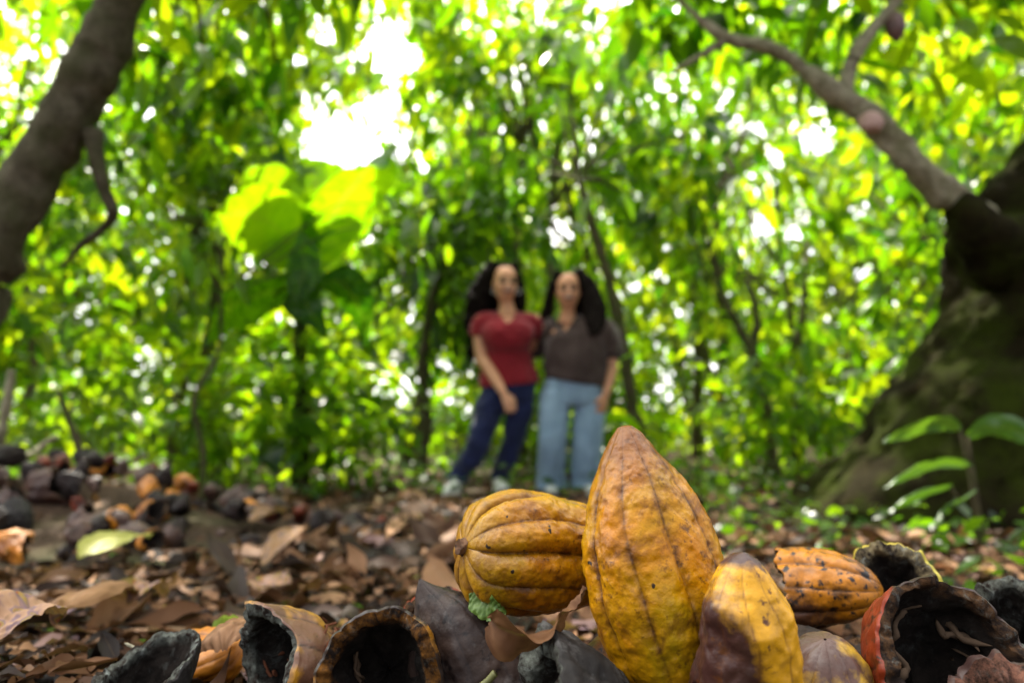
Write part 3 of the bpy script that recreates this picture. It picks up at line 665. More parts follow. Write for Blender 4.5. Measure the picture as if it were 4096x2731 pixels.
LIN = lining_mat(); LIN_O = lining_mat('dried_lining_orange_rim', (.16, .065, .012), .2); LIN_G = lining_mat('mouldy_grey_lining', (.13, .14, .12), .5)
LIN_P = lining_mat('pale_fibrous_lining', (.20, .16, .09), .55)
RM = {
 'umber': rind_mat('umber_black_rind', (.050, .030, .022), (.022, .014, .013), (.008, .005, .005), .5, .14, .57, .5, .18, 30, .5, spec=.25),
 'dark': rind_mat('blackened_rind', (.026, .015, .012), (.014, .009, .008), (.006, .004, .004), .5, .12, .58, .55, .14, 20, spec=.18),
 'grey': rind_mat('grey_weathered_rind', (.034, .031, .029), (.017, .015, .014), (.008, .007, .006), .5, .12, .60, .75, .35, 26, spec=.15),
 'brown': rind_mat('brown_rind', (.085, .036, .018), (.045, .02, .016), (.012, .007, .006), .5, .1, .63, .55, .2, 24),
 'brownyellow': rind_mat('brown_and_yellow_rind', (.12, .052, .028), (.32, .15, .008), (.02, .009, .006), .56, .05, .64, .5, .15, 26),
 'yellowbrown': rind_mat('yellow_and_dark_brown_rind', (.56, .27, .006), (.050, .018, .014), (.09, .028, .008), .53, .085, .585, .36, .10, 30, .6),
 'yellow2': rind_mat('yellow_crested_rind', (.10, .05, .036), (.50, .29, .02), (.03, .014, .01), .55, .05, .64, .42, .22, 24, .5),
 'orange': rind_mat('orange_black_spotted_rind', (.44, .155, .004), (.07, .026, .010), (.012, .007, .006), .54, .07, .545, .42, .0, 24),
 'orangeplain': rind_mat('orange_rind', (.54, .19, .005), (.20, .06, .012), (.05, .02, .01), .55, .1, .66, .5, .0, 20),
 'redrim': rind_mat('red_streaked_rind', (.19, .022, .004), (.032, .016, .011), (.012, .008, .006), .51, .09, .58, .5, .0, 30, spec=.3),
 'green': rind_mat('yellow_green_rind', (.42, .34, .035), (.34, .24, .03), (.06, .04, .015), .6, .1, .665, .5, .0, 20),
 'redyellow': rind_mat('blackened_yellow_edged_rind', (.022, .012, .008), (.36, .15, .006), (.012, .007, .005), .57, .04, .62, .5, .08, 26),
}
def husk(pos, axis, R, L, cut, label, rind='dark', lining=LIN, roll=0, tilt=.1, tph=0, rimw=.06, th=.008, wr=.0015, sq=.08, seed=1, amp=.12, tab=HT, warp=.004, mouth=True, na=70, nt=168, group=None, dark=None):
    """pos: centre of the mouth (mouth=True) or of the closed end"""
    ax = nrm(np.array(axis, float)); q = Vector(ax).to_track_quat('Z', 'Y') @ Quaternion((0, 0, 1), roll)
    p = np.array(pos, float) - (ax * cut * L if mouth else 0)
    root = empty('cacao_husk', p, q); tag(root, label, 'cacao husk', group)
    (v, f, fm), (vi, fi, rm) = husk_mesh(R, L, cut, tilt, tph, rimw, th, wr, sq, seed, na, nt, amp, tab, warp)
    at = {'furrow': fm}
    if dark:
        M = q.to_matrix(); W = v @ np.array(M).T; at['brown'] = np.clip(dark(W), -1, 1)
    mesh_obj('rind', v, f, RM[rind], root, at); mesh_obj('lining', vi, fi, lining, root, {'rim': rm})
    return root

# foreground heap, surveyed piece by piece
husk(P(386, 672, .415), (-.02, -.93, .30), .0395, .15, .42, 'round hollow husk with black cavity and orange edged rim, left of the pods', 'redyellow', LIN_O, .3, .08, 1.2, .05, .009, .0012, .05, 21, .06, HT, .009)
husk(P(268, 664, .46), (-.66, -.72, .20), .042, .15, .42, 'brown furrowed husk with grey mouldy rim opening leftwards', 'brownyellow', LIN_G, 1.1, .12, .5, .07, .010, .0012, .10, 33, .10)
husk(P(428, 570, .45), (.42, .02, -.90), .040, .17, .52, 'tall blackish husk with smooth back, propped under the lying pod', 'umber', LIN, .6, .2, 2., .08, .006, .0020, .22, 45, .07, HAPEX, .006, False)
husk(P(548, 716, .352), (-.78, -.52, .34), .040, .14, .42, 'charcoal grey husk broken open at the bottom centre', 'grey', LIN_G, .4, .15, .8, .10, .010, .0022, .12, 57, .10)
husk(P(756, 541, .352), (-.03, .20, -.95), .0275, .135, .60, 'glossy husk blotched yellow and dark brown right of the upright pod', 'yellowbrown', LIN, 2.6, .05, 0, .05, .007, .0022, .02, 62, .07, HT, .011, False, dark=lambda W: np.clip((W[:, 2] + .013) * 110, 0, 1) * .6 + np.clip((-.021 + (-.024 - W[:, 2]) * .51 - W[:, 0]) * 26, -.30, .42) * (W[:, 2] < -.013) + .04)
husk(P(876, 582, .52), (-.93, .25, -.10), .032, .125, .50, 'orange husk covered in black spots behind the blotched yellow one', 'orange', LIN, .8, .10, 0, .06, .007, .0018, .06, 71, .13, HT, .006, False, dark=lambda W: np.clip((W[:, 2] - .021) * 40, -.18, .5) + np.clip((-W[:, 2] - .012) * 30, 0, .35))
husk(P(897, 584, .52), (-.50, -.46, .74), .038, .15, .40, 'hollow husk with yellow green rind and grey furry cavity at the back', 'green', LIN_P, .2, .12, 2.5, .06, .009, .0012, .12, 83, .08)
husk(P(852, 640, .46), (-.75, .35, -.55), .034, .16, .5, 'black wrinkled husk wedged below the orange spotted one', 'dark', LIN, 1., .1, 0, .06, .006, .0040, .12, 94, .14, HT, .006, False)
husk(P(957, 657, .385), (.13, -.88, .46), .050, .15, .42, 'big hollow husk with red streaked side and black cavity at right', 'redrim', LIN, 1.9, .05, 1., .03, .008, .0014, .02, 105, .06, HT, .006, dark=lambda W: np.clip((W[:, 0] + .020) * 45, -.30, .5))
husk(P(830, 645, .372), (.05, .45, -.89), .040, .15, .6, 'low husk with yellow crest and brown whitish sides at the bottom edge', 'yellow2', LIN, .9, .08, 0, .05, .007, .0016, .10, 116, .16, HT, .004, False)
husk(P(1022, 616, .47), (-.35, -.60, .72), .030, .14, .42, 'grey rimmed hollow husk cut off by the right edge', 'grey', LIN_G, .5, .1, 0, .06, .009, .0018, .10, 127, .10)
husk(P(1016, 712, .345), (-.2, -.5, .84), .032, .14, .4, 'crumbling brown husk in the bottom right corner', 'brown', lining_mat('crumbly_brown_lining', (.20, .09, .06), .1), .7, .1, 0, .12, .012, .004, .1, 138, .1)
husk(P(144, 668, .46), (-.10, -.36, .93), .040, .16, .30, 'flattened grey husk lying at the bottom left', 'grey', LIN_G, .3, .05, 1., .03, .005, .0008, .02, 149, .05, HT, .004)
husk(P(250, 632, .53), (-.80, .1, -.55), .030, .16, .5, 'bright orange husk beside the mouldy rimmed one', 'orangeplain', LIN_O, .9, .15, 0, .08, .006, .0025, .18, 151, .12, HT, .005, False)
husk(P(430, 622, .50), (-.1, -.4, .9), .034, .14, .40, 'thin reddish rim of a husk showing behind the round hollow one', 'redrim', LIN, .4, .12, 0, .04, .006, .0010, .1, 163, .08)
husk(P(598, 640, .455), (.3, .4, -.85), .036, .16, .6, 'dark orange brown husk in the shade under the lying pod', 'orange', LIN, .4, .1, 0, .05, .007, .002, .1, 172, .12, HT, .004, False)
husk(P(505, 665, .45), (.6, .2, -.8), .036, .16, .6, 'black husk in the shadow beneath the curled leaf', 'dark', LIN, 2.4, .1, 0, .05, .007, .002, .1, 183, .12, HT, .004, False)
husk(P(700, 690, .43), (.1, .3, -.95), .036, .15, .6, 'dark husk jammed at the foot of the upright pod', 'dark', LIN, .4, .1, 0, .05, .007, .002, .1, 194, .12, HT, .004, False)
husk(P(330, 700, .42), (.3, .2, -.9), .030, .14, .5, 'dark reddish husk squeezed between the two hollow husks at left', 'brown', LIN, .4, .1, 0, .05, .007, .002, .1, 205, .12, HT, .004, False)
husk(P(60, 690, .50), (.3, .5, -.8), .028, .13, .5, 'blackish husk in the bottom left corner', 'dark', LIN, .7, .1, 0, .08, .007, .003, .1, 216, .12, HT, .004, False)
husk(P(905, 640, .47), (.3, .3, -.9), .034, .15, .5, 'dark purplish husk between the green rimmed and red streaked ones', 'dark', LIN, .9, .1, 0, .08, .007, .002, .1, 227, .12, HT, .004, False)
husk(P(968, 606, .95), (-.6, .2, -.4), .036, .15, .5, 'blurred orange husk on the ground behind the heap at right', 'orangeplain', LIN, .2, .1, 0, .05, .007, .002, .1, 238, .12, HT, .004, False, 30, 72)

# stringy dried pulp clinging inside the open husks
PULP = plain_mat('dried_pulp', (.085, .055, .035), .9, .1); PULPR = plain_mat('reddish_dried_pulp', (.10, .035, .018), .9, .1)
def pulp(root, R, L, n, mat, seed):
    r = np.random.default_rng(seed); a = Acc()
    for k in range(n):
        t = r.uniform(0, 2 * np.pi); z0 = r.uniform(.02, .055); rr = R * r.uniform(.55, .74)
        p = [(rr * math.cos(t + j * .22) * (1 - .05 * j), rr * math.sin(t + j * .22) * (1 - .05 * j), z0 - j * r.uniform(.001, .007)) for j in range(5)]
        p = np.array(p) + r.normal(0, .0022, (5, 3)); tube(a, p, np.array([.3, 1, .8, 1.1, .2]) * r.uniform(.0006, .0022), 6, 14, .4, k, 300)
    a.build('dried_pulp', mat, root, True)
for o, (R, L, n, m) in zip([x for x in bpy.data.objects if x.name.startswith('cacao_husk')], [(.0395, .15, 22, PULP), (.042, .15, 30, PULPR)]): pulp(o, R, L, n, m, 4)
for o in bpy.data.objects:
    if o.get('label', '').startswith('big hollow husk'): pulp(o, .05, .15, 24, PULP, 9)
# heap of husks and pods, left, further back: prototypes then copies
def copy_thing(root, loc, q, label, group, scale=1.):
    r = root.copy(); COL.objects.link(r); r.location = loc; r.rotation_quaternion = q; r.scale = (scale,) * 3; r['label'] = label; r['group'] = group
    for ch in root.children:
        c = ch.copy(); COL.objects.link(c); c.parent = r
    return r
HEAPG = 'husks piled in the far heap at left'
protos = {}
for k, rind in enumerate(['dark', 'dark', 'brown', 'dark', 'orangeplain', 'brown', 'redrim', 'grey']):
    protos[k] = (rind, husk_mesh(.040, .16, .42 + .03 * (k % 3), .30, k, .16, .008, .0040, .16, 300 + k, 34, 72, .20, HT, .009))
LABEL = {'dark': 'blackened cacao husk in the blurred heap at left', 'brown': 'brown cacao husk in the blurred heap at left', 'orangeplain': 'orange cacao husk in the blurred heap at left', 'redrim': 'reddish cacao husk in the blurred heap at left', 'grey': 'greyish cacao husk in the blurred heap at left'}
first = {}
def heap_husk(k, loc, q, scale=1., label=None):
    rind, ((v, f, fm), (vi, fi, rm)) = protos[k]; lab = label or LABEL[rind]
    if k not in first:
        root = empty('cacao_husk', loc, q); tag(root, lab, 'cacao husk', HEAPG); root.scale = (scale,) * 3
        mesh_obj('rind', v, f, RM[rind], root, {'furrow': fm}); mesh_obj('lining', vi, fi, LIN, root, {'rim': rm}); first[k] = root; return root
    return copy_thing(first[k], loc, q, lab, HEAPG, scale)
def rq(): return Quaternion(nrm(rng.normal(0, 1, 3)), rng.uniform(0, 6.28))
cnt = 0
for i in range(460):
    x = rng.uniform(-3.0, -.35); y = rng.uniform(1.45, 2.75)
    e = ((x + 1.70) / 1.38) ** 2 + ((y - 2.35) / .72) ** 2
    if e > 1.05 or cnt >= 205: continue
    cnt += 1
    k = int(rng.choice(8, p=[.13, .12, .22, .09, .12, .16, .13, .03]))
    ax = Vector(nrm(np.array([rng.normal(), rng.normal() + .8, rng.normal() * .6]))); q = ax.to_track_quat('Z', 'Y') @ Quaternion((0, 0, 1), rng.uniform(0, 6.28))
    c = np.array([x, y, gz(x, y) + .03 + .05 * max(0, 1 - e)]) - np.array(ax) * .04
    heap_husk(k, c, q, rng.uniform(.55, 1.0))
def surf(u, v):
    """where the sight line through (u,v) meets the ground"""
    d = np.linspace(.5, 8, 3000); p = np.array([P(u, v, x) for x in d]); k = np.argmax(p[:, 2] < ground_z(p[:, 0], p[:, 1]) + .03); return p[k]
for (u, v, k, lab, s) in [(98, 466, 4, 'orange husk standing on the crest of the left heap', 1.25), (70, 478, 4, 'small orange husk left of the crest one in the left heap', .8), (143, 478, 4, 'orange brown husk right of the crest in the left heap', 1.0), (190, 492, 6, 'red husk on the right shoulder of the left heap', .9),
                          (85, 515, 6, 'orange red round husk in the middle of the left heap', .8), (106, 530, 4, 'orange husk with brown end low in the left heap', 1.1), (160, 512, 6, 'pinkish red husk at the right foot of the left heap', .8), (8, 545, 4, 'bright yellow orange husk at the left edge below the heap', 1.2),
                          (20, 520, 7, 'large bluish black husk at the left edge of the heap', 1.7), (30, 490, 5, 'tan brown husk at the left edge near the top of the heap', 1.5), (258, 500, 4, 'small yellow husk on the litter right of the left heap', .7)]:
    p = surf(u, v); ax = Vector(nrm(rng.normal(0, 1, 3) * np.array([1, .5, .4]) + np.array([0, .6, 0]))); heap_husk(k, p + np.array([0, 0, .015]) - np.array(ax) * .03, ax.to_track_quat('Z', 'Y'), s, lab)
LG = 'husks scattered in the leaf litter'
for i in range(75):
    x = rng.uniform(-1.3, .25); y = rng.uniform(.75, 3.2)
    k = int(rng.choice(8, p=[.27, .2, .16, .14, .04, .08, .04, .07])); ax = Vector(nrm(rng.normal(0, 1, 3) * np.array([1, 1, .4])))
    h = heap_husk(k, np.array([x, y, gz(x, y) + .0]) - np.array(ax) * .03, ax.to_track_quat('Z', 'Y'), rng.uniform(.35, .8), 'blurred dark or brown husk half sunk in the leaf litter'); h['group'] = LG

# ------------------------------------------------------------------ single leaves in the foreground
def single_leaf(mid, cross, width, tint, label, mat=LITTER, curl=.2, wave=.003, seed=0, name='dead_leaf', cat='leaf', **kw):
    M = mid if isinstance(mid, np.ndarray) else np.array([P(*q) for q in mid])
    root = ribbon(name, M, cross, width, mat, None, 60, 17, curl, wave, seed, tint, False, .12, .0008)
    tag(root, label, cat); return root
# curled dry leaf lying in front of the lying pod
single_leaf([(489, 620, .372), (500, 628, .366), (516, 633, .362), (536, 634, .362), (552, 625, .364), (560, 611, .367), (571, 602, .369), (580, 595, .37), (585, 586, .371)],
            [(.1, -.25, 1), (.2, -.4, .9), (.2, -.65, .75), (.1, -.9, .35), (-.3, -.9, .25), (-.4, -.85, .2), (-.2, -.95, .2), (-.4, -.85, .1), (-.4, -.85, .1)], [.004, .0125, .0135, .0120, .010, .0085, .0065, .004, .0006], .50, 'curled dry tan leaf caught under the lying pod', LITTER, .35, .0022, 4)
LITGREEN = leaf_mat('fresh_leaf_scrap', [(0., (.06, .13, .02)), (1., (.20, .30, .05))], [(0., (.1, .2, .02)), (1., (.3, .4, .05))], .25, .5)
single_leaf([(476, 588, .43), (482, 600, .425), (492, 607, .42), (506, 612, .42)], [(.6, -.3, .7), (.5, -.3, .8), (.3, -.3, .9), (.2, -.3, .9)], [.006, .009, .008, .001], .35, 'torn green leaf scrap tucked under the lying pod', LITGREEN, .2, .002, 6, 'leaf_scrap')
single_leaf([(222, 634, .62), (232, 629, .62), (244, 632, .62), (258, 640, .62)], [(.3, -.3, .9), (.3, -.3, .9), (.3, -.5, .8), (.3, -.5, .8)], [.012, .018, .014, .002], .95, 'pale green leaf scrap above the orange husk', LITGREEN, .2, .004, 7, 'leaf_scrap')
def on_ground(u, v, up=.0):
    p = surf(u, v); return p + np.array([0, 0, up])
def flat_leaf(u0, v0, u1, v1, w_, tint, label, mat=LITTER, curl=.15, wave=.006, seed=0, up=.015, arch=.02):
    a = on_ground(u0, v0, up); b = on_ground(u1, v1, up); t = np.linspace(0, 1, 5)[:, None]; M = a + (b - a) * t; M[:, 2] += arch * np.sin(np.pi * t[:, 0])
    T = nrm(b - a); X = nrm(np.cross(np.array([0, -.25, 1.]), T))
    single_leaf(M, [X] * 5, [.004, w_ * .8, w_, w_ * .75, .002], tint, label, mat, curl, wave, seed)
flat_leaf(78, 572, 150, 548, .055, .9, 'yellow green fallen leaf lying flat at the foot of the left heap', leaf_mat('fading_leaf', [(0., (.20, .26, .03)), (1., (.42, .40, .09))], [(0, (.3, .35, .04)), (1, (.4, .4, .08))], .3, .5), .1, .004, 1, .03)
flat_leaf(55, 640, 128, 612, .030, .70, 'long grey brown dead leaf with stalk on the litter at left', LITTER, -.25, .004, 2, .02, .02)
flat_leaf(-20, 668, 58, 640, .032, .88, 'pale tan dead leaf at the bottom left edge', LITTER, .2, .006, 3, .015)
flat_leaf(252, 590, 290, 594, .030, .9, 'broad pale beige dead leaf in the middle of the litter', LITTER, .35, .006, 4, .02, -.01)
flat_leaf(262, 575, 308, 535, .030, .86, 'long pinkish beige leaf pointing away on the litter', LITTER, .35, .004, 5, .02)
flat_leaf(128, 620, 165, 612, .02, .9, 'small pale leaf edge beside the long grey brown leaf', LITTER, .3, .004, 6, .02)
flat_leaf(250, 530, 285, 520, .035, .88, 'pinkish curled leaf midway to the woman in red', LITTER, .5, .008, 7, .02)
flat_leaf(195, 690, 260, 672, .020, .66, 'smooth brown dome shaped leaf at the bottom edge', LITTER, -.6, .002, 8, .03, .012)
flat_leaf(385, 548, 420, 520, .04, .8, 'tan leaf lying left of the upright pod tip far back', LITTER, .3, .006, 9, .02)
# dry sticks
def stick(pts, rad, label, mat=BARK_LIMB, name='dry_stick'):
    a = Acc(); tube(a, pts, rad, 8, len(pts) * 6, .2, 3, 30); o = a.build(name, mat); tag(o, label, 'stick')
stick([P(-6, 470, 2.6), P(2, 430, 2.6), P(8, 395, 2.6), P(12, 370, 2.6)], [.02, .018, .016, .012], 'pale upright stick at the left edge')
stick([surf(20, 470) + np.array([0, 0, .04]), P(36, 450, 2.75), P(56, 436, 2.75)], [.014, .013, .011], 'pale stick leaning out of the top of the left heap')
stick([P(84, 470, 2.7), P(76, 440, 2.7), P(66, 412, 2.7), P(58, 390, 2.7)], [.016, .014, .012, .008], 'thin dark stick rising from the left heap', BARK_THIN)
stick([P(124, 642, .5), P(150, 654, .5), P(175, 666, .5)], [.0012, .0012, .0009], 'thin tan stalk lying across the flattened grey husk', BARK_LIMB, 'leaf_stalk')
stick([P(478, 688, .40), P(488, 680, .40), P(496, 671, .40)], [.002, .0022, .0024], 'short olive stalk below the black husk', plain_mat('olive_stalk', (.12, .12, .04)), 'leaf_stalk')
# cacao pod hanging from the limb
def hang_pod():
    d = 2.75; a = P(893, 12, d); root = empty('cacao_pod', a, Vector((.08, 0, -1)).to_track_quat('Z', 'Y')); tag(root, 'small purple brown cacao pod hanging from the upright branch', 'cacao pod')
    n, m = 30, 60; u = np.linspace(0, 1, n); t = np.linspace(0, 2 * np.pi, m, endpoint=False); U, T = np.meshgrid(u, t, indexing='ij'); f, fm, _ = ridge(T, U, .14, 10, 2)
    r = .04 * prof(1 - U, APEX) * f; V = np.stack([r * np.cos(T), r * np.sin(T), U * .13], -1)
    mesh_obj('skin', V.reshape(-1, 3), grid_faces(n, m, True), rind_mat('purple_pod_skin', (.10, .05, .045), (.16, .09, .08), (.03, .016, .014), .55, .1, .66), root, {'furrow': fm.ravel()})
    aa = Acc(); tube(aa, [(0, 0, .003), (0, 0, -.012), (-.004, 0, -.03)], [.005, .005, .006], 8, 8); aa.build('stalk', BARK_THIN, root, True)
hang_pod()

# ------------------------------------------------------------------ people
def loft(bm, secs, ns=20, right=(1, 0, 0)):
    """closed tube of elliptical sections: (centre, half-width along right, half-depth)"""
    C = np.array([s[0] for s in secs], float); T = nrm(np.gradient(C, axis=0)); rt = np.array(right, float)
    th = np.linspace(0, 2 * np.pi, ns, endpoint=False); rings = []
    for c, t, (_, a, b) in zip(C, T, secs):
        x = nrm(rt - t * (rt @ t)); y = np.cross(t, x)
        rings.append([bm.verts.new(c + x * a * math.cos(k) + y * b * math.sin(k)) for k in th])
    for r0, r1 in zip(rings, rings[1:]):
        for i in range(ns): bm.faces.new((r0[i], r0[(i + 1) % ns], r1[(i + 1) % ns], r1[i]))
    bm.faces.new(rings[0][::-1]); bm.faces.new(rings[-1])

def sm(secs, n=None):
    """resample sections smoothly"""
    n = n or len(secs) * 4; C = spline([s[0] for s in secs], n); W = spline([[s[1], s[2]] for s in secs], n); return [(c, max(a, .004), max(b, .004)) for c, (a, b) in zip(C, W)]

def ball(bm, c, r, right=(1, 0, 0), up=(0, 0, 1), n=14):
    c = np.array(c, float); up = nrm(np.array(up, float)); h = np.cos(np.linspace(np.pi - .12, .12, n)); s = np.sqrt(1 - h ** 2)
    loft(bm, [(c + up * r[2] * k, r[0] * q, r[1] * q) for k, q in zip(h, s)], 18, right)

def remesh(bm, voxel, smooth=6, name='tmp'):
    bmesh.ops.recalc_face_normals(bm, faces=bm.faces[:])
    me = bpy.data.meshes.new(name); bm.to_mesh(me); bm.free(); o = bpy.data.objects.new(name, me); COL.objects.link(o)
    m = o.modifiers.new('r', 'REMESH'); m.mode = 'VOXEL'; m.voxel_size = voxel
    s = o.modifiers.new('s', 'SMOOTH'); s.iterations = smooth; s.factor = .5
    dg = bpy.context.evaluated_depsgraph_get(); ev = o.evaluated_get(dg); out = bpy.data.meshes.new_from_object(ev)
    bpy.data.objects.remove(o); bpy.data.meshes.remove(me)
    V = np.empty(len(out.vertices) * 3); out.vertices.foreach_get('co', V); V = V.reshape(-1, 3)
    F = [tuple(p.vertices) for p in out.polygons]; bpy.data.meshes.remove(out); return V, F

def hand(bm, wrist, d, palm_n, side, s=1.):
    """relaxed hand: palm, four unequal bent fingers, thumb off the side of the palm"""
    w_ = np.array(wrist, float); d = nrm(np.array(d, float)); n = nrm(np.array(palm_n, float)); n = nrm(n - d * (n @ d)); x = np.cross(d, n) * side
    k = w_ + d * .085 * s
    loft(bm, sm([(w_ - d * .01, .024, .019), (w_ + d * .03 * s, .034, .016), (k, .040, .013)], 10), 14, x)
    for i, (off, ln) in enumerate([(-.030, .070), (-.010, .078), (.010, .073), (.029, .056)]):
        p0 = k + x * off - d * .012; p1 = k + x * off * 1.1 + d * ln * .45 * s + n * .004; p2 = p1 + (d * .8 + n * .5) * ln * .33 * s; p3 = p2 + (d * .5 + n * .8) * ln * .25 * s
        loft(bm, sm([(p0, .0088, .0088), (p1, .0082, .0082), (p2, .0075, .0075), (p3, .006, .006)], 10), 10, x)
    b = w_ + d * .02 - x * .026; loft(bm, sm([(b, .011, .011), (b + d * .03 - x * .022 + n * .01, .0105, .0105), (b + d * .06 - x * .028 + n * .02, .0085, .0085), (b + d * .08 - x * .024 + n * .026, .006, .006)], 10), 10, x)

SKIN_A = plain_mat('warm_brown_skin', (.66, .33, .19), .5); SKIN_B = plain_mat('deeper_brown_skin', (.62, .30, .17), .5)
HAIRM = plain_mat('near_black_hair', (.011, .008, .007), .8, .04); EYE = plain_mat('dark_eye', (.02, .012, .01), .2); TEETH = plain_mat('teeth', (.62, .55, .47), .6, .1); LIP = plain_mat('lips', (.30, .085, .075), .5); BROW = HAIRM

def person(base, label, J, skin, build):
    root = empty('person', base); tag(root, label, 'person'); build(root, J, skin); return root

def face(root, head, s, yaw, skin, smile=True):
    """eyes, brows, mouth set on the front of the head; head = centre of skull"""
    c = np.array(head); f = np.array([math.sin(yaw), -math.cos(yaw), 0]); x = np.array([math.cos(yaw), math.sin(yaw), 0]); z = np.array([0, 0, 1.])
    for sx in (-1, 1):
        bm = bmesh.new(); ball(bm, c + f * .087 * s + x * sx * .031 * s - z * .006, (.022 * s, .012, .012 * s), x); obj_from(bm, 'eye', EYE, root)
        bm = bmesh.new(); ball(bm, c + f * .091 * s + x * sx * .032 * s + z * .016, (.023 * s, .007, .006), x); obj_from(bm, 'eyebrow', BROW, root)
    bm = bmesh.new(); ball(bm, c + f * .086 * s - z * .060 * s, (.036 * s, .014, .015 * s), x); o = obj_from(bm, 'mouth', LIP, root)
    bm = bmesh.new(); ball(bm, c + f * .092 * s - z * .0575 * s, (.027 * s, .012, .0065 * s), x); obj_from(bm, 'teeth', TEETH, o, root)

def obj_from(bm, name, mat, parent, base=None):
    bmesh.ops.recalc_face_normals(bm, faces=bm.faces[:])
    V = np.array([v.co[:] for v in bm.verts]) - np.array((base or parent).location); F = [tuple(v.index for v in f.verts) for f in (bm.verts.index_update() or bm.faces)]; bm.free()
    return mesh_obj(name, V, F, mat, parent)

def head_lofts(bm, c, s, yaw, neck_base):
    c = np.array(c); f = np.array([math.sin(yaw), -math.cos(yaw), 0]); x = np.array([math.cos(yaw), math.sin(yaw), 0]); z = np.array([0, 0, 1.])
    loft(bm, sm([(c - z * .118 * s + f * .035, .020 * s, .022 * s), (c - z * .100 * s + f * .026, .044 * s, .048 * s), (c - z * .06 * s + f * .014, .062 * s, .076 * s), (c, .072 * s, .090 * s), (c + z * .05 * s - f * .006, .072 * s, .092 * s), (c + z * .092 * s - f * .012, .050 * s, .068 * s), (c + z * .112 * s - f * .012, .014, .02)], 30), 24, x)
    loft(bm, sm([(c + f * .078 * s + z * .004, .007, .008), (c + f * .098 * s - z * .022 * s, .011, .011), (c + f * .104 * s - z * .036 * s, .016, .011), (c + f * .090 * s - z * .046 * s, .010, .008)], 10), 12, x)
    for sx in (-1, 1):
        ball(bm, c + x * sx * .072 * s - z * .012 + f * -.005, (.010, .018, .030), x); ball(bm, c + x * sx * .036 * s + f * .062 * s - z * .034 * s, (.026, .022, .022), x)
    nb = np.array(neck_base); loft(bm, sm([(c - z * .06 - f * .012, .047, .05), ((c + nb) / 2 - z * .03, .046, .049), (nb, .058, .056), (nb - z * .05, .075, .06)], 14), 18, x)

D_ = 4.72
def q(u, v, o=0.): return P(u, v, D_ + o)
def vee(V, F, top, half, depth_z, ymax):
    """cut a V-neck: drop faces in front inside the V that hangs from 'top'"""
    top = np.array(top); k = (V[:, 1] < ymax) & (V[:, 2] > top[2] - depth_z) & (np.abs(V[:, 0] - top[0]) < half * (V[:, 2] - (top[2] - depth_z)) / depth_z)
    k |= (V[:, 2] > top[2] + .012) & (np.abs(V[:, 0] - top[0]) < half * 1.0)
    keep = [f for f in F if not all(k[i] for i in f)]
    used = np.unique(np.concatenate([np.array(f) for f in keep])); mp = -np.ones(len(V), int); mp[used] = np.arange(len(used))
    return V[used], [tuple(mp[i] for i in f) for f in keep]
def folds(V, amp, sc_, seed, vert=.35):
    return V + np.stack([fbm(V * np.array([sc_, sc_, sc_ * vert]), seed, 3), fbm(V * np.array([sc_, sc_, sc_ * vert]), seed + 1, 3), 0 * V[:, 0]], -1) * amp

def shoe(root, ankle, toe_dir, mat, sole):
    a = np.array(ankle, float); t = nrm(np.array([toe_dir[0], toe_dir[1], 0])); x = np.array([-t[1], t[0], 0]); z0 = a[2]
    bm = bmesh.new(); g = lambda f, h: a + t * f + np.array([0, 0, h])
    loft(bm, sm([(g(-.085, .035), .018, .02), (g(-.07, .05), .036, .045), (g(-.02, .06), .040, .058), (g(.05, .045), .043, .042), (g(.12, .034), .046, .030), (g(.165, .03), .036, .024), (g(.185, .026), .012, .012)], 28), 18, x)
    loft(bm, sm([(g(-.03, .06), .038, .045), (g(-.035, .10), .036, .042)], 6), 16, x)
    V, F = remesh(bm, .006, 4); V[:, 2] = np.maximum(V[:, 2], z0 + .012); o = mesh_obj('shoe', V, F, mat, root, local=False)
    bm = bmesh.new(); s = np.linspace(0, 2 * np.pi, 40, endpoint=False); ring = [a + t * (.05 + .142 * math.cos(k)) + x * (.047 * math.sin(k) * (1 + .12 * math.cos(k))) for k in s]
    lo = [bm.verts.new(p + np.array([0, 0, -.012])) for p in ring]; hi = [bm.verts.new(p + np.array([0, 0, .016])) for p in ring]
    for i in range(40): bm.faces.new((lo[i], lo[(i + 1) % 40], hi[(i + 1) % 40], hi[i]))
    bm.faces.new(lo[::-1]); bm.faces.new(hi); obj_from(bm, 'sole', sole, o, root)

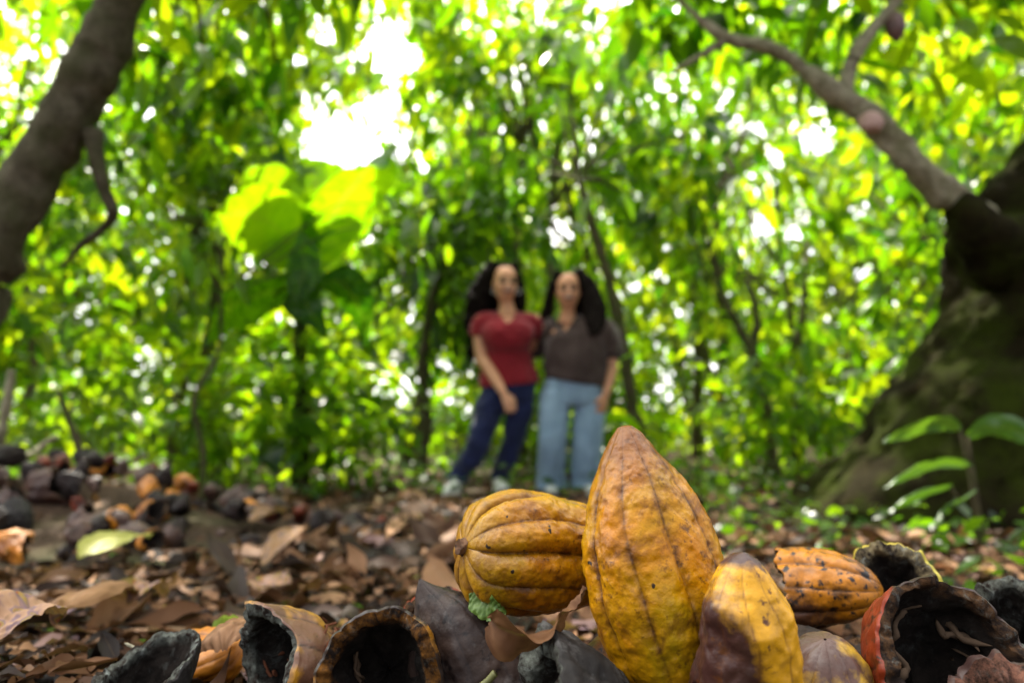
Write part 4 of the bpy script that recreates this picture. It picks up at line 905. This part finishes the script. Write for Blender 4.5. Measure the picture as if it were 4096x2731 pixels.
def build_a(root, J, skin):
    hc = q(505, 283, .02); nb = q(507, 309, .03)
    bm = bmesh.new(); head_lofts(bm, hc, 1.09, .22, nb)
    # torso
    loft(bm, sm([(q(508, 312, .03), .06, .06), (q(508, 318, .04), .160, .082), (q(507, 332, .02), .165, .108), (q(507, 350, .03), .138, .098), (q(508, 366, .03), .150, .10), (q(509, 384, .03), .165, .108), (q(509, 396, .03), .15, .10)], 36), 28)
    # right arm (image left), bent across to the thigh
    loft(bm, sm([(q(484, 317, .03), .060, .06), (q(480, 331, .03), .053, .055), (q(482, 356, .0), .045, .045), (q(488, 366, -.05), .043, .043), (q(498, 383, -.12), .036, .036), (q(504, 393, -.16), .026, .026)], 26), 18)
    hand(bm, q(504, 393, -.16), q(509, 404, -.17) - q(504, 393, -.16), (-.3, .9, 0), -1, .95)
    # left arm behind the other woman's back
    loft(bm, sm([(q(531, 318, .04), .06, .06), (q(541, 334, .10), .05, .05), (q(552, 352, .18), .042, .042), (q(575, 352, .22), .034, .034), (q(592, 350, .18), .026, .026)], 24), 18)
    hand(bm, q(592, 350, .18), (1, -.1, .05), (0, -1, 0), 1, .95)
    # legs
    for leg in (LEG_A1, LEG_A2): loft(bm, sm([(p, r * .72, r * .72) for p, r in leg], 30), 20)
    V, F = remesh(bm, .006, 5); mesh_obj('body', V, F, skin, root, local=False)
    face(root, hc, 1.09, .22, skin)
    bm = bmesh.new()
    loft(bm, sm([(q(507, 311.5, .035), .085, .07), (q(507, 316, .04), .178, .098), (q(507, 326, .03), .188, .118), (q(507, 335, .0), .188, .150), (q(507, 349, .03), .160, .120), (q(508, 366, .03), .184, .132), (q(508.5, 378, .03), .212, .146), (q(509, 384, .03), .216, .148)], 40), 36)
    loft(bm, sm([(q(494, 319, .03), .06, .06), (q(482, 322, .03), .066, .066), (q(479, 331, .03), .066, .068), (q(479, 335, .03), .064, .066)], 14), 20)
    loft(bm, sm([(q(522, 319, .04), .06, .06), (q(533, 323, .05), .064, .064), (q(542, 335, .1), .06, .06)], 14), 20)
    V, F = remesh(bm, .008, 5); V = folds(V, .008, 11, 21, .9); V, F = vee(V, F, q(508, 309), .10, .125, q(508, 312, -.02)[1])
    mesh_obj('blouse', V, F, cloth_mat('red_knit', (.26, .012, .022), (.17, .008, .015)), root, local=False)
    bm = bmesh.new()
    loft(bm, sm([(q(509, 376, .03), .180, .120), (q(509, 384, .03), .196, .132), (q(509, 396, .03), .19, .13), (q(509, 402, .03), .15, .11)], 14), 28)
    for leg in (LEG_A1, LEG_A2): loft(bm, sm([(p, r, r) for p, r in leg], 30), 22)
    V, F = remesh(bm, .008, 4); V = folds(V, .012, 11, 31, .9)
    mesh_obj('jeans', V, F, cloth_mat('dark_denim', (.008, .011, .040), (.018, .026, .095), 80), root, local=False)
    shoe(root, J['foot1'], (-.35, -1), WHITE_SHOE, SOLE); shoe(root, J['foot2'], (.25, -1), WHITE_SHOE, SOLE)
    bm = bmesh.new()
    z = np.array([0, 0, 1.])
    ball(bm, hc + np.array([0, .035, .035]), (.098, .088, .105)); 
    loft(bm, sm([(q(500, 268, .06), .08, .08), (q(488, 279, .08), .072, .08), (q(481, 296, .10), .085, .08), (q(476, 315, .13), .080, .07), (q(473, 335, .15), .045, .05), (q(471, 352, .16), .03, .03), (q(471, 362, .16), .01, .01)], 34), 20)
    loft(bm, sm([(q(508, 266, .06), .07, .07), (q(516, 280, .08), .045, .06), (q(519, 294, .10), .045, .06), (q(518, 308, .14), .05, .05), (q(512, 330, .19), .05, .04), (q(510, 345, .2), .02, .02)], 30), 20)
    loft(bm, sm([(q(505, 275, .12), .10, .07), (q(500, 300, .16), .12, .07), (q(495, 330, .19), .12, .05), (q(490, 350, .2), .06, .03)], 20), 20)
    V, F = remesh(bm, .007, 4); V = V + .024 * np.stack([fbm(V * 26, 41, 3), fbm(V * 26, 42, 3), fbm(V * 26, 43, 3)], -1)
    k = (np.abs(V[:, 0] - (hc[0] + .012)) < .068) & (V[:, 1] < hc[1] - .010) & (V[:, 2] < hc[2] + .075)
    F = [f for f in F if not all(k[i] for i in f)]
    mesh_obj('hair', V, F, HAIRM, root, local=False)
    for sx in (-1, 1):
        bm = bmesh.new(); c = hc + np.array([sx * .082 + .01, -.01, -.058])
        pts = [c + np.array([0.018 * math.cos(t), 0, .018 * math.sin(t)]) for t in np.linspace(0, 2 * np.pi * .99, 24)]
        loft(bm, [(p, .003, .003) for p in pts], 8, (0, 1, 0)); obj_from(bm, 'earring', EARR, root)

def build_b(root, J, skin):
    hc = q(568, 290, .0); nb = q(568, 316, .02)
    bm = bmesh.new(); head_lofts(bm, hc, 1.09, -.05, nb)
    loft(bm, sm([(q(570, 320, .02), .06, .06), (q(572, 326, .03), .165, .085), (q(573, 342, .02), .170, .11), (q(573, 358, .03), .150, .105), (q(573, 372, .03), .150, .10), (q(572, 388, .03), .16, .105), (q(572, 400, .03), .15, .10)], 36), 28)
    loft(bm, sm([(q(600, 326, .03), .058, .058), (q(608, 345, .04), .05, .05), (q(612, 364, .02), .043, .043), (q(610, 378, -.02), .036, .038), (q(606, 394, -.06), .027, .027)], 26), 18)
    hand(bm, q(606, 394, -.06), q(602, 409, -.08) - q(606, 394, -.06), (-.6, .75, 0), 1, .95)
    loft(bm, sm([(q(549, 326, .05), .058, .058), (q(538, 342, .13), .05, .05), (q(528, 358, .2), .042, .042), (q(508, 362, .22), .034, .034), (q(494, 362, .18), .026, .026)], 26), 18)
    hand(bm, q(494, 362, .18), (-1, -.1, .05), (0, -1, 0), -1, .95)
    for leg in (LEG_B1, LEG_B2): loft(bm, sm([(p, r * .62, r * .62) for p, r in leg], 30), 20)
    V, F = remesh(bm, .006, 5); mesh_obj('body', V, F, skin, root, local=False)
    face(root, hc, 1.09, -.05, skin)
    bm = bmesh.new()
    loft(bm, sm([(q(569, 319, .025), .085, .07), (q(571, 324, .03), .18, .10), (q(575, 335, .02), .215, .145), (q(575, 350, .01), .212, .145), (q(576, 364, .02), .222, .142), (q(575, 374, .03), .222, .155), (q(574, 381, .03), .215, .15)], 40), 36)
    loft(bm, sm([(q(590, 323, .03), .075, .075), (q(602, 330, .03), .095, .095), (q(609, 343, .03), .098, .098), (q(611, 354, .03), .085, .085), (q(611, 359, .02), .055, .057)], 18), 22)
    loft(bm, sm([(q(556, 324, .04), .075, .075), (q(546, 334, .10), .08, .08), (q(538, 348, .16), .066, .066), (q(534, 354, .18), .05, .05)], 18), 22)
    V, F = remesh(bm, .008, 4); V = folds(V, .022, 9, 51, .4); V, F = vee(V, F, q(565, 316), .08, .12, q(566, 320, -.02)[1])
    mesh_obj('blouse', V, F, cloth_mat('brown_gauze', (.075, .048, .044), (.048, .030, .028)), root, local=False)
    bm = bmesh.new()
    loft(bm, sm([(q(573, 374, .03), .165, .115), (q(573, 384, .03), .195, .132), (q(573, 398, .03), .20, .135), (q(573, 404, .03), .16, .12)], 14), 28)
    for leg in (LEG_B1, LEG_B2): loft(bm, sm([(p, r, r) for p, r in leg], 30), 22)
    V, F = remesh(bm, .008, 4); V = folds(V, .016, 9, 61, .3)
    mesh_obj('jeans', V, F, cloth_mat('pale_blue_denim', (.20, .30, .42), (.30, .42, .56), 80), root, local=False)
    shoe(root, J['foot1'], (-.1, -1), WHITE_SHOE, SOLE); shoe(root, J['foot2'], (.2, -1), WHITE_SHOE, SOLE)
    bm = bmesh.new(); ball(bm, hc + np.array([0, .035, .032]), (.098, .090, .104))
    loft(bm, sm([(q(575, 272, .03), .06, .07), (q(586, 285, .02), .062, .075), (q(592, 302, .0), .080, .075), (q(595, 318, -.04), .082, .065), (q(594, 330, -.10), .05, .035), (q(590, 333, -.13), .02, .015)], 30), 20)
    loft(bm, sm([(q(561, 272, .03), .05, .07), (q(553, 286, .03), .034, .05), (q(549, 300, .05), .036, .05), (q(546, 315, .08), .04, .04), (q(544, 328, .12), .02, .02)], 30), 20)
    loft(bm, sm([(q(570, 280, .12), .10, .06), (q(578, 300, .15), .13, .06), (q(588, 320, .17), .12, .05), (q(592, 338, .17), .05, .03)], 20), 20)
    V, F = remesh(bm, .007, 4); V = V + .010 * np.stack([fbm(V * np.array([30, 30, 12]), 71, 3), fbm(V * np.array([30, 30, 12]), 72, 3), 0 * V[:, 0]], -1)
    k = (np.abs(V[:, 0] - hc[0]) < .068) & (V[:, 1] < hc[1] - .010) & (V[:, 2] < hc[2] + .078)
    F = [f for f in F if not all(k[i] for i in f)]
    mesh_obj('hair', V, F, HAIRM, root, local=False)

WHITE_SHOE = plain_mat('white_canvas', (.62, .62, .6), .7); SOLE = plain_mat('white_rubber', (.7, .7, .68), .6); EARR = plain_mat('silver', (.5, .5, .52), .25, .8)
fA1 = q(456, 490, -.05); fA1[2] = gz(fA1[0], fA1[1]) + .012; fA2 = q(499, 494, .1); fA2[2] = gz(fA2[0], fA2[1]) + .012
fB1 = q(552, 494, .05); fB1[2] = gz(fB1[0], fB1[1]) + .012; fB2 = q(586, 494, .05); fB2[2] = gz(fB2[0], fB2[1]) + .012
LEG_A1 = [(q(497, 390, .02), .105), (q(490, 408, -.01), .104), (q(480, 437, -.06), .082), (q(472, 456, -.05), .074), (fA1 + np.array([.03, .02, .16]), .068), (fA1 + np.array([.012, .02, .075]), .068)]
LEG_A2 = [(q(520, 390, .04), .108), (q(520, 408, .04), .104), (q(514, 437, .03), .080), (q(508, 458, .06), .072), (fA2 + np.array([.014, .02, .16]), .066), (fA2 + np.array([.004, .02, .075]), .066)]
LEG_B1 = [(q(558, 392, .02), .108), (q(556, 410, .0), .110), (q(553, 440, -.02), .104), (q(552, 465, .03), .104), (fB1 + np.array([0, 0, .12]), .106), (fB1 + np.array([0, 0, .03]), .110)]
LEG_B2 = [(q(588, 392, .04), .108), (q(590, 410, .03), .112), (q(588, 440, .0), .106), (q(587, 465, .03), .106), (fB2 + np.array([0, 0, .12]), .108), (fB2 + np.array([0, 0, .03]), .112)]
def root_at(a, b): m = (a + b) / 2; return (m[0], m[1], gz(m[0], m[1]))
person(root_at(fA1, fA2), 'smiling woman with long curly dark hair in red V neck top and dark jeans', {'foot1': fA1, 'foot2': fA2}, SKIN_A, build_a)
person(root_at(fB1, fB2), 'smiling woman with long straight black hair in brown blouse and pale wide jeans', {'foot1': fB1, 'foot2': fB2}, SKIN_B, build_b)

# ------------------------------------------------------------------ render settings
sc.view_settings.view_transform = 'Standard'; sc.view_settings.look = 'None'; sc.view_settings.exposure = 0; sc.view_settings.gamma = 1
cy = sc.cycles; cy.use_denoising = True; cy.film_exposure = 3.5; cy.max_bounces = 8; cy.diffuse_bounces = 4; cy.glossy_bounces = 2; cy.transmission_bounces = 4; cy.transparent_max_bounces = 4
cy.sample_clamp_indirect = 6; cy.caustics_reflective = False; cy.caustics_refractive = False
